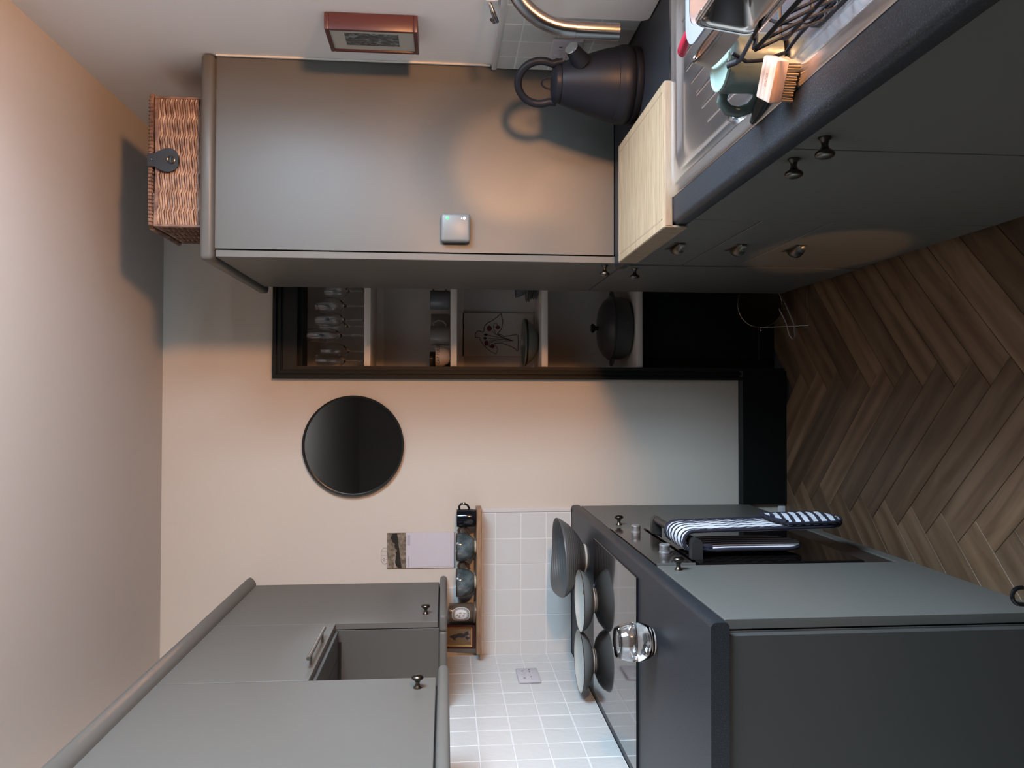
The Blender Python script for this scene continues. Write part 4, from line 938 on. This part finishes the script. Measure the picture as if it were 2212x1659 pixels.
# ------------------------------------------------------------------ draining things
mgm = mat('sage_glaze', (.075, .095, .085), .32); mgp = mat('pale_sage_base', (.22, .29, .25), .35)
mg = thing('mug', 'sage green mug upside down on the drainer, pale base up', 'mug', (.535, -1.985, .8945))
MB().lathe([(.0445, .002), (.0462, .0), (.0465, .006), (.0465, .078), (.0445, .084), (.0425, .0855), (.041, .084), (.041, .004), (.0435, .0)], seg=44).build('cup', mgm, mg, world=False)
MB().lathe([(.0452, .0835), (.0445, .0868), (.0425, .0875), (.0412, .0860), (.040, .0845), (0, .0845)], seg=44).build('base', mgp, mg, world=False, label='pale green glazed base with foot ring')
blob_b = MB(); blob_b.poly([(.001 + .004 * math.cos(2 * PI * i / 12), .011 * math.sin(2 * PI * i / 12), .0848) for i in range(12)]); blob_b.build('maker_mark', mat('mark_grey', (.22, .28, .24), .5), mg, world=False)
dd = Vector((-.86, .51, 0)).normalized()
MB().tube([tuple(dd * a + Vector((0, 0, z))) for a, z in ((.043, .070), (.058, .072), (.072, .060), (.075, .042), (.068, .024), (.055, .014), (.043, .014))], .0062, seg=12, flat=1.5).build('handle', mgm, mg, world=False)
# brush
br = thing('washing_up_brush', 'square wooden-backed scrubbing brush with stiff bristles on the drainer edge', 'brush', (.474, -2.075, .894))
br.rotation_euler = (math.radians(4), 0, math.radians(-32))
MB().box(-.030, .030, -.024, .024, .030, .050, bev=.003, seg=2).build('wooden_block', brush_m, br, world=False)
b_ = MB()
for i in range(15):
    for j in range(12):
        x, y = -.0255 + .00365 * i, -.0205 + .0037 * j
        b_.tube([(x, y, .031), (x * 1.04 + random.uniform(-.001, .001), y * 1.05 + random.uniform(-.001, .001), .012 + random.uniform(0, .002))], [.0021, .0018], seg=5)
o = b_.build('bristles', mat('bristle', (.20, .14, .085), .7), br, world=False); o['kind'] = 'stuff'
text('lettering', 'eco', .014, mat('burnt_mark', (.25, .15, .11), .6), (0, 0, 0), (0, 0, 0), None, ext=.0001)
tx = [o for o in bpy.data.objects if o.name.startswith('lettering') and o.parent is None][0]
tx.parent = br; tx.location = (-.011, -.004, .0502); tx.name = 'burnt_mark'
bs = thing('scraper', 'black rubber-handled scraper lying beside the green mug', 'scraper', (.475, -1.965, .906))
MB().tube([(.462, -1.93, .906), (.470, -1.96, .908), (.478, -2.0, .912), (.484, -2.03, .916)], [.006, .011, .012, .008], seg=10, flat=.7).build('handle', rubber_m, bs)
# tub rim: red handle, white container, steel tin, slicer, rack
rh = thing('red_peeler', 'red-handled peeler sticking out from under the white tub', 'peeler', (.62, -1.82, .985))
MB().tube([(.640, -1.790, .985), (.634, -1.802, .986), (.640, -1.83, .988), (.646, -1.862, .989)], [.006, .0115, .011, .009], seg=14, flat=.75).build('handle', mat('red_plastic', (.30, .012, .03), .22), rh)
MB().box(.641, .651, -1.93, -1.862, .985, .992, bev=.002).build('blade', chrome_m, rh)
tubm = mat('frosted_tub', (.16, .17, .21), .35, trans=.4)
tub = thing('plastic_tub', 'pale translucent plastic tub with a wide rim, stacked upside down on the drainer', 'tub', (.74, -1.93, .95))
R1 = rr(.598, .90, -2.12, -1.868, .05, 1.0); R2 = rr(.628, .88, -2.10, -1.89, .035, 1.0)
def tl(l, dz): return [(x, y, z + dz) for x, y, z in l]
b_ = MB(); loft(b_, [tl(R2, -.004), tl(R1, -.004), tl(R1, .0), tl(R2, .0)], capend=False); b_.build('rim', mat('tub_rim', (.17, .18, .23), .45), tub)
b_ = MB(); loft(b_, [tl(rr(.628, .88, -2.10, -1.89, .035, 1.0), -.001), tl(rr(.638, .87, -2.09, -1.90, .035, 1.0), -.10), tl(rr(.645, .86, -2.08, -1.91, .03, 1.0), -.105)]); b_.build('body', tubm, tub)
sl = thing('pastry_cutter', 'oval steel-rimmed cutter with a broad grey-brown wall leaning on the rack', 'cutter', (.56, -1.99, .985))
ov_ = []
for k in range(32):
    a = 2 * PI * k / 32; ov_.append(Vector((.012 * math.sin(a), .078 * math.cos(a), 0)))
Rm = Matrix.Translation((.560, -2.00, 1.0)) @ Euler((0, math.radians(22), math.radians(-4))).to_matrix().to_4x4()
b_ = MB(); lo = lambda f, z: [tuple(Rm @ Vector((p.x * f * 1.6, p.y * f, z))) for p in ov_]
loft(b_, [lo(1.0, -.024), lo(1.0, .0), lo(.93, .002), lo(.90, 0), lo(.90, -.024)], capend=False); b_.build('wall', mat('cutter_grey', (.24, .20, .19), .35, metal=.2), sl)
MB().tube([tuple(Rm @ Vector((p.x * .95 * 1.6, p.y * .95, +.002))) for p in ov_], .0034, seg=6, closed=True).build('rim', chrome_m, sl, label='bright steel rim')
# roasting tin standing on its side in the rack, open side to the room
tin = thing('roasting_tin', 'stainless steel tin with a rolled rim standing on its side in the dish rack', 'roasting tin', (.53, -2.31, 1.03))
def trr(hu, hv, r_, d_): return [(.505 + d_ + .14 * v, -2.312 + u, 1.036 + v) for u, v, _ in rr(-hu, hu, -hv, hv, r_, 0)]
b_ = MB(); TL = [(.152, .040, .016, .004), (.155, .042, .017, 0), (.150, .038, .016, -.0015), (.147, .0355, .015, .001), (.143, .0325, .014, .004), (.138, .028, .012, .040), (.133, .024, .010, .048), (.128, .020, .009, .050)]
loft(b_, [trr(*q) for q in TL]); b_.build('pan', mat('tin_steel', (.72, .67, .64), .2, metal=1), tin, ang=60)
MB().tube(trr(.155, .042, .017, .0), .0026, seg=8, closed=True).build('rolled_rim', mat('rim_steel', (.85, .85, .86), .2, metal=1), tin)
# rack
rk = thing('dish_rack', 'black wire dish rack on the near part of the drainer', 'dish rack', (.60, -2.25, .89))
rkm = mat('black_coated_wire', (.003, .003, .005), .5, spec=.2)
MB().tube([(.515, -2.065, .990), (.507, -2.056, .965), (.512, -2.052, .935), (.522, -2.06, .905), (.535, -2.09, .898), (.54, -2.50, .898)], .003, seg=8).build('wire', rkm, rk)
b_ = MB(); b_.tube([(.470, -2.60, 1.0), (.470, -2.19, 1.0), (.478, -2.165, .997), (.495, -2.155, .990), (.80, -2.155, .99)], .0032, seg=8).build('wire', rkm, rk)
MB().tube([(.500, -2.60, .945), (.500, -2.15, .945), (.508, -2.13, .945), (.80, -2.13, .945)], .0032, seg=8).build('wire', rkm, rk)
MB().tube([(.520, -2.60, .8975), (.520, -2.15, .8975), (.528, -2.13, .8975), (.80, -2.13, .8975)], .0032, seg=8).build('wire', rkm, rk)
for k in range(12):
    y = -2.175 - .034 * k
    MB().tube([(.470, y, 1.0), (.485, y + .003, .972), (.500, y + .005, .945), (.520, y + .005, .8975), (.60, y + .005, .8975), (.80, y + .005, .8975)], .0024, seg=6).build('wire', rkm, rk)
for k in range(5):
    x = .53 + .045 * k
    MB().tube([(x, -2.155, .99), (x, -2.13, .945), (x, -2.135, .8975), (x, -2.6, .8975)], .0024, seg=6).build('wire', rkm, rk)
MB().tube([(.512, -2.03, .985), (.512, -2.045, .975), (.506, -2.07, .978), (.500, -2.13, .99), (.494, -2.20, 1.003)], .006, seg=8, flat=.4).build('clip', rkm, rk)
st = thing('sink_strainer', 'small chrome plug strainer on the drainer beside the mug handle', 'strainer', (.50, -1.84, .893))
MB().lathe([(0, .0), (.013, 0), (.016, .003), (.011, .006), (.006, .007), (.006, .012), (.009, .016), (.006, .020), (0, .021)], seg=24).build('cap', mat('polished_chrome', (.75, .75, .76), .06, metal=1), st, world=False)
o = pc.build('pipe_cover', white_m); tag(o, 'small white pipe cover on the floor where the end wall meets the oven-side cabinet', 'pipe cover')
# lamp (outside the photograph, the warm source)
tl_ = thing('table_lamp', 'small table lamp with a bare warm bulb on the worktop behind the viewpoint', 'lamp', (.92, -2.72, .9))
MB().lathe([(0, 0.001), (.05, .001), (.05, .012), (.012, .02), (.010, .15), (.018, .16), (.018, .185), (0, .186)], seg=24).build('base', gun_m, tl_, world=False)
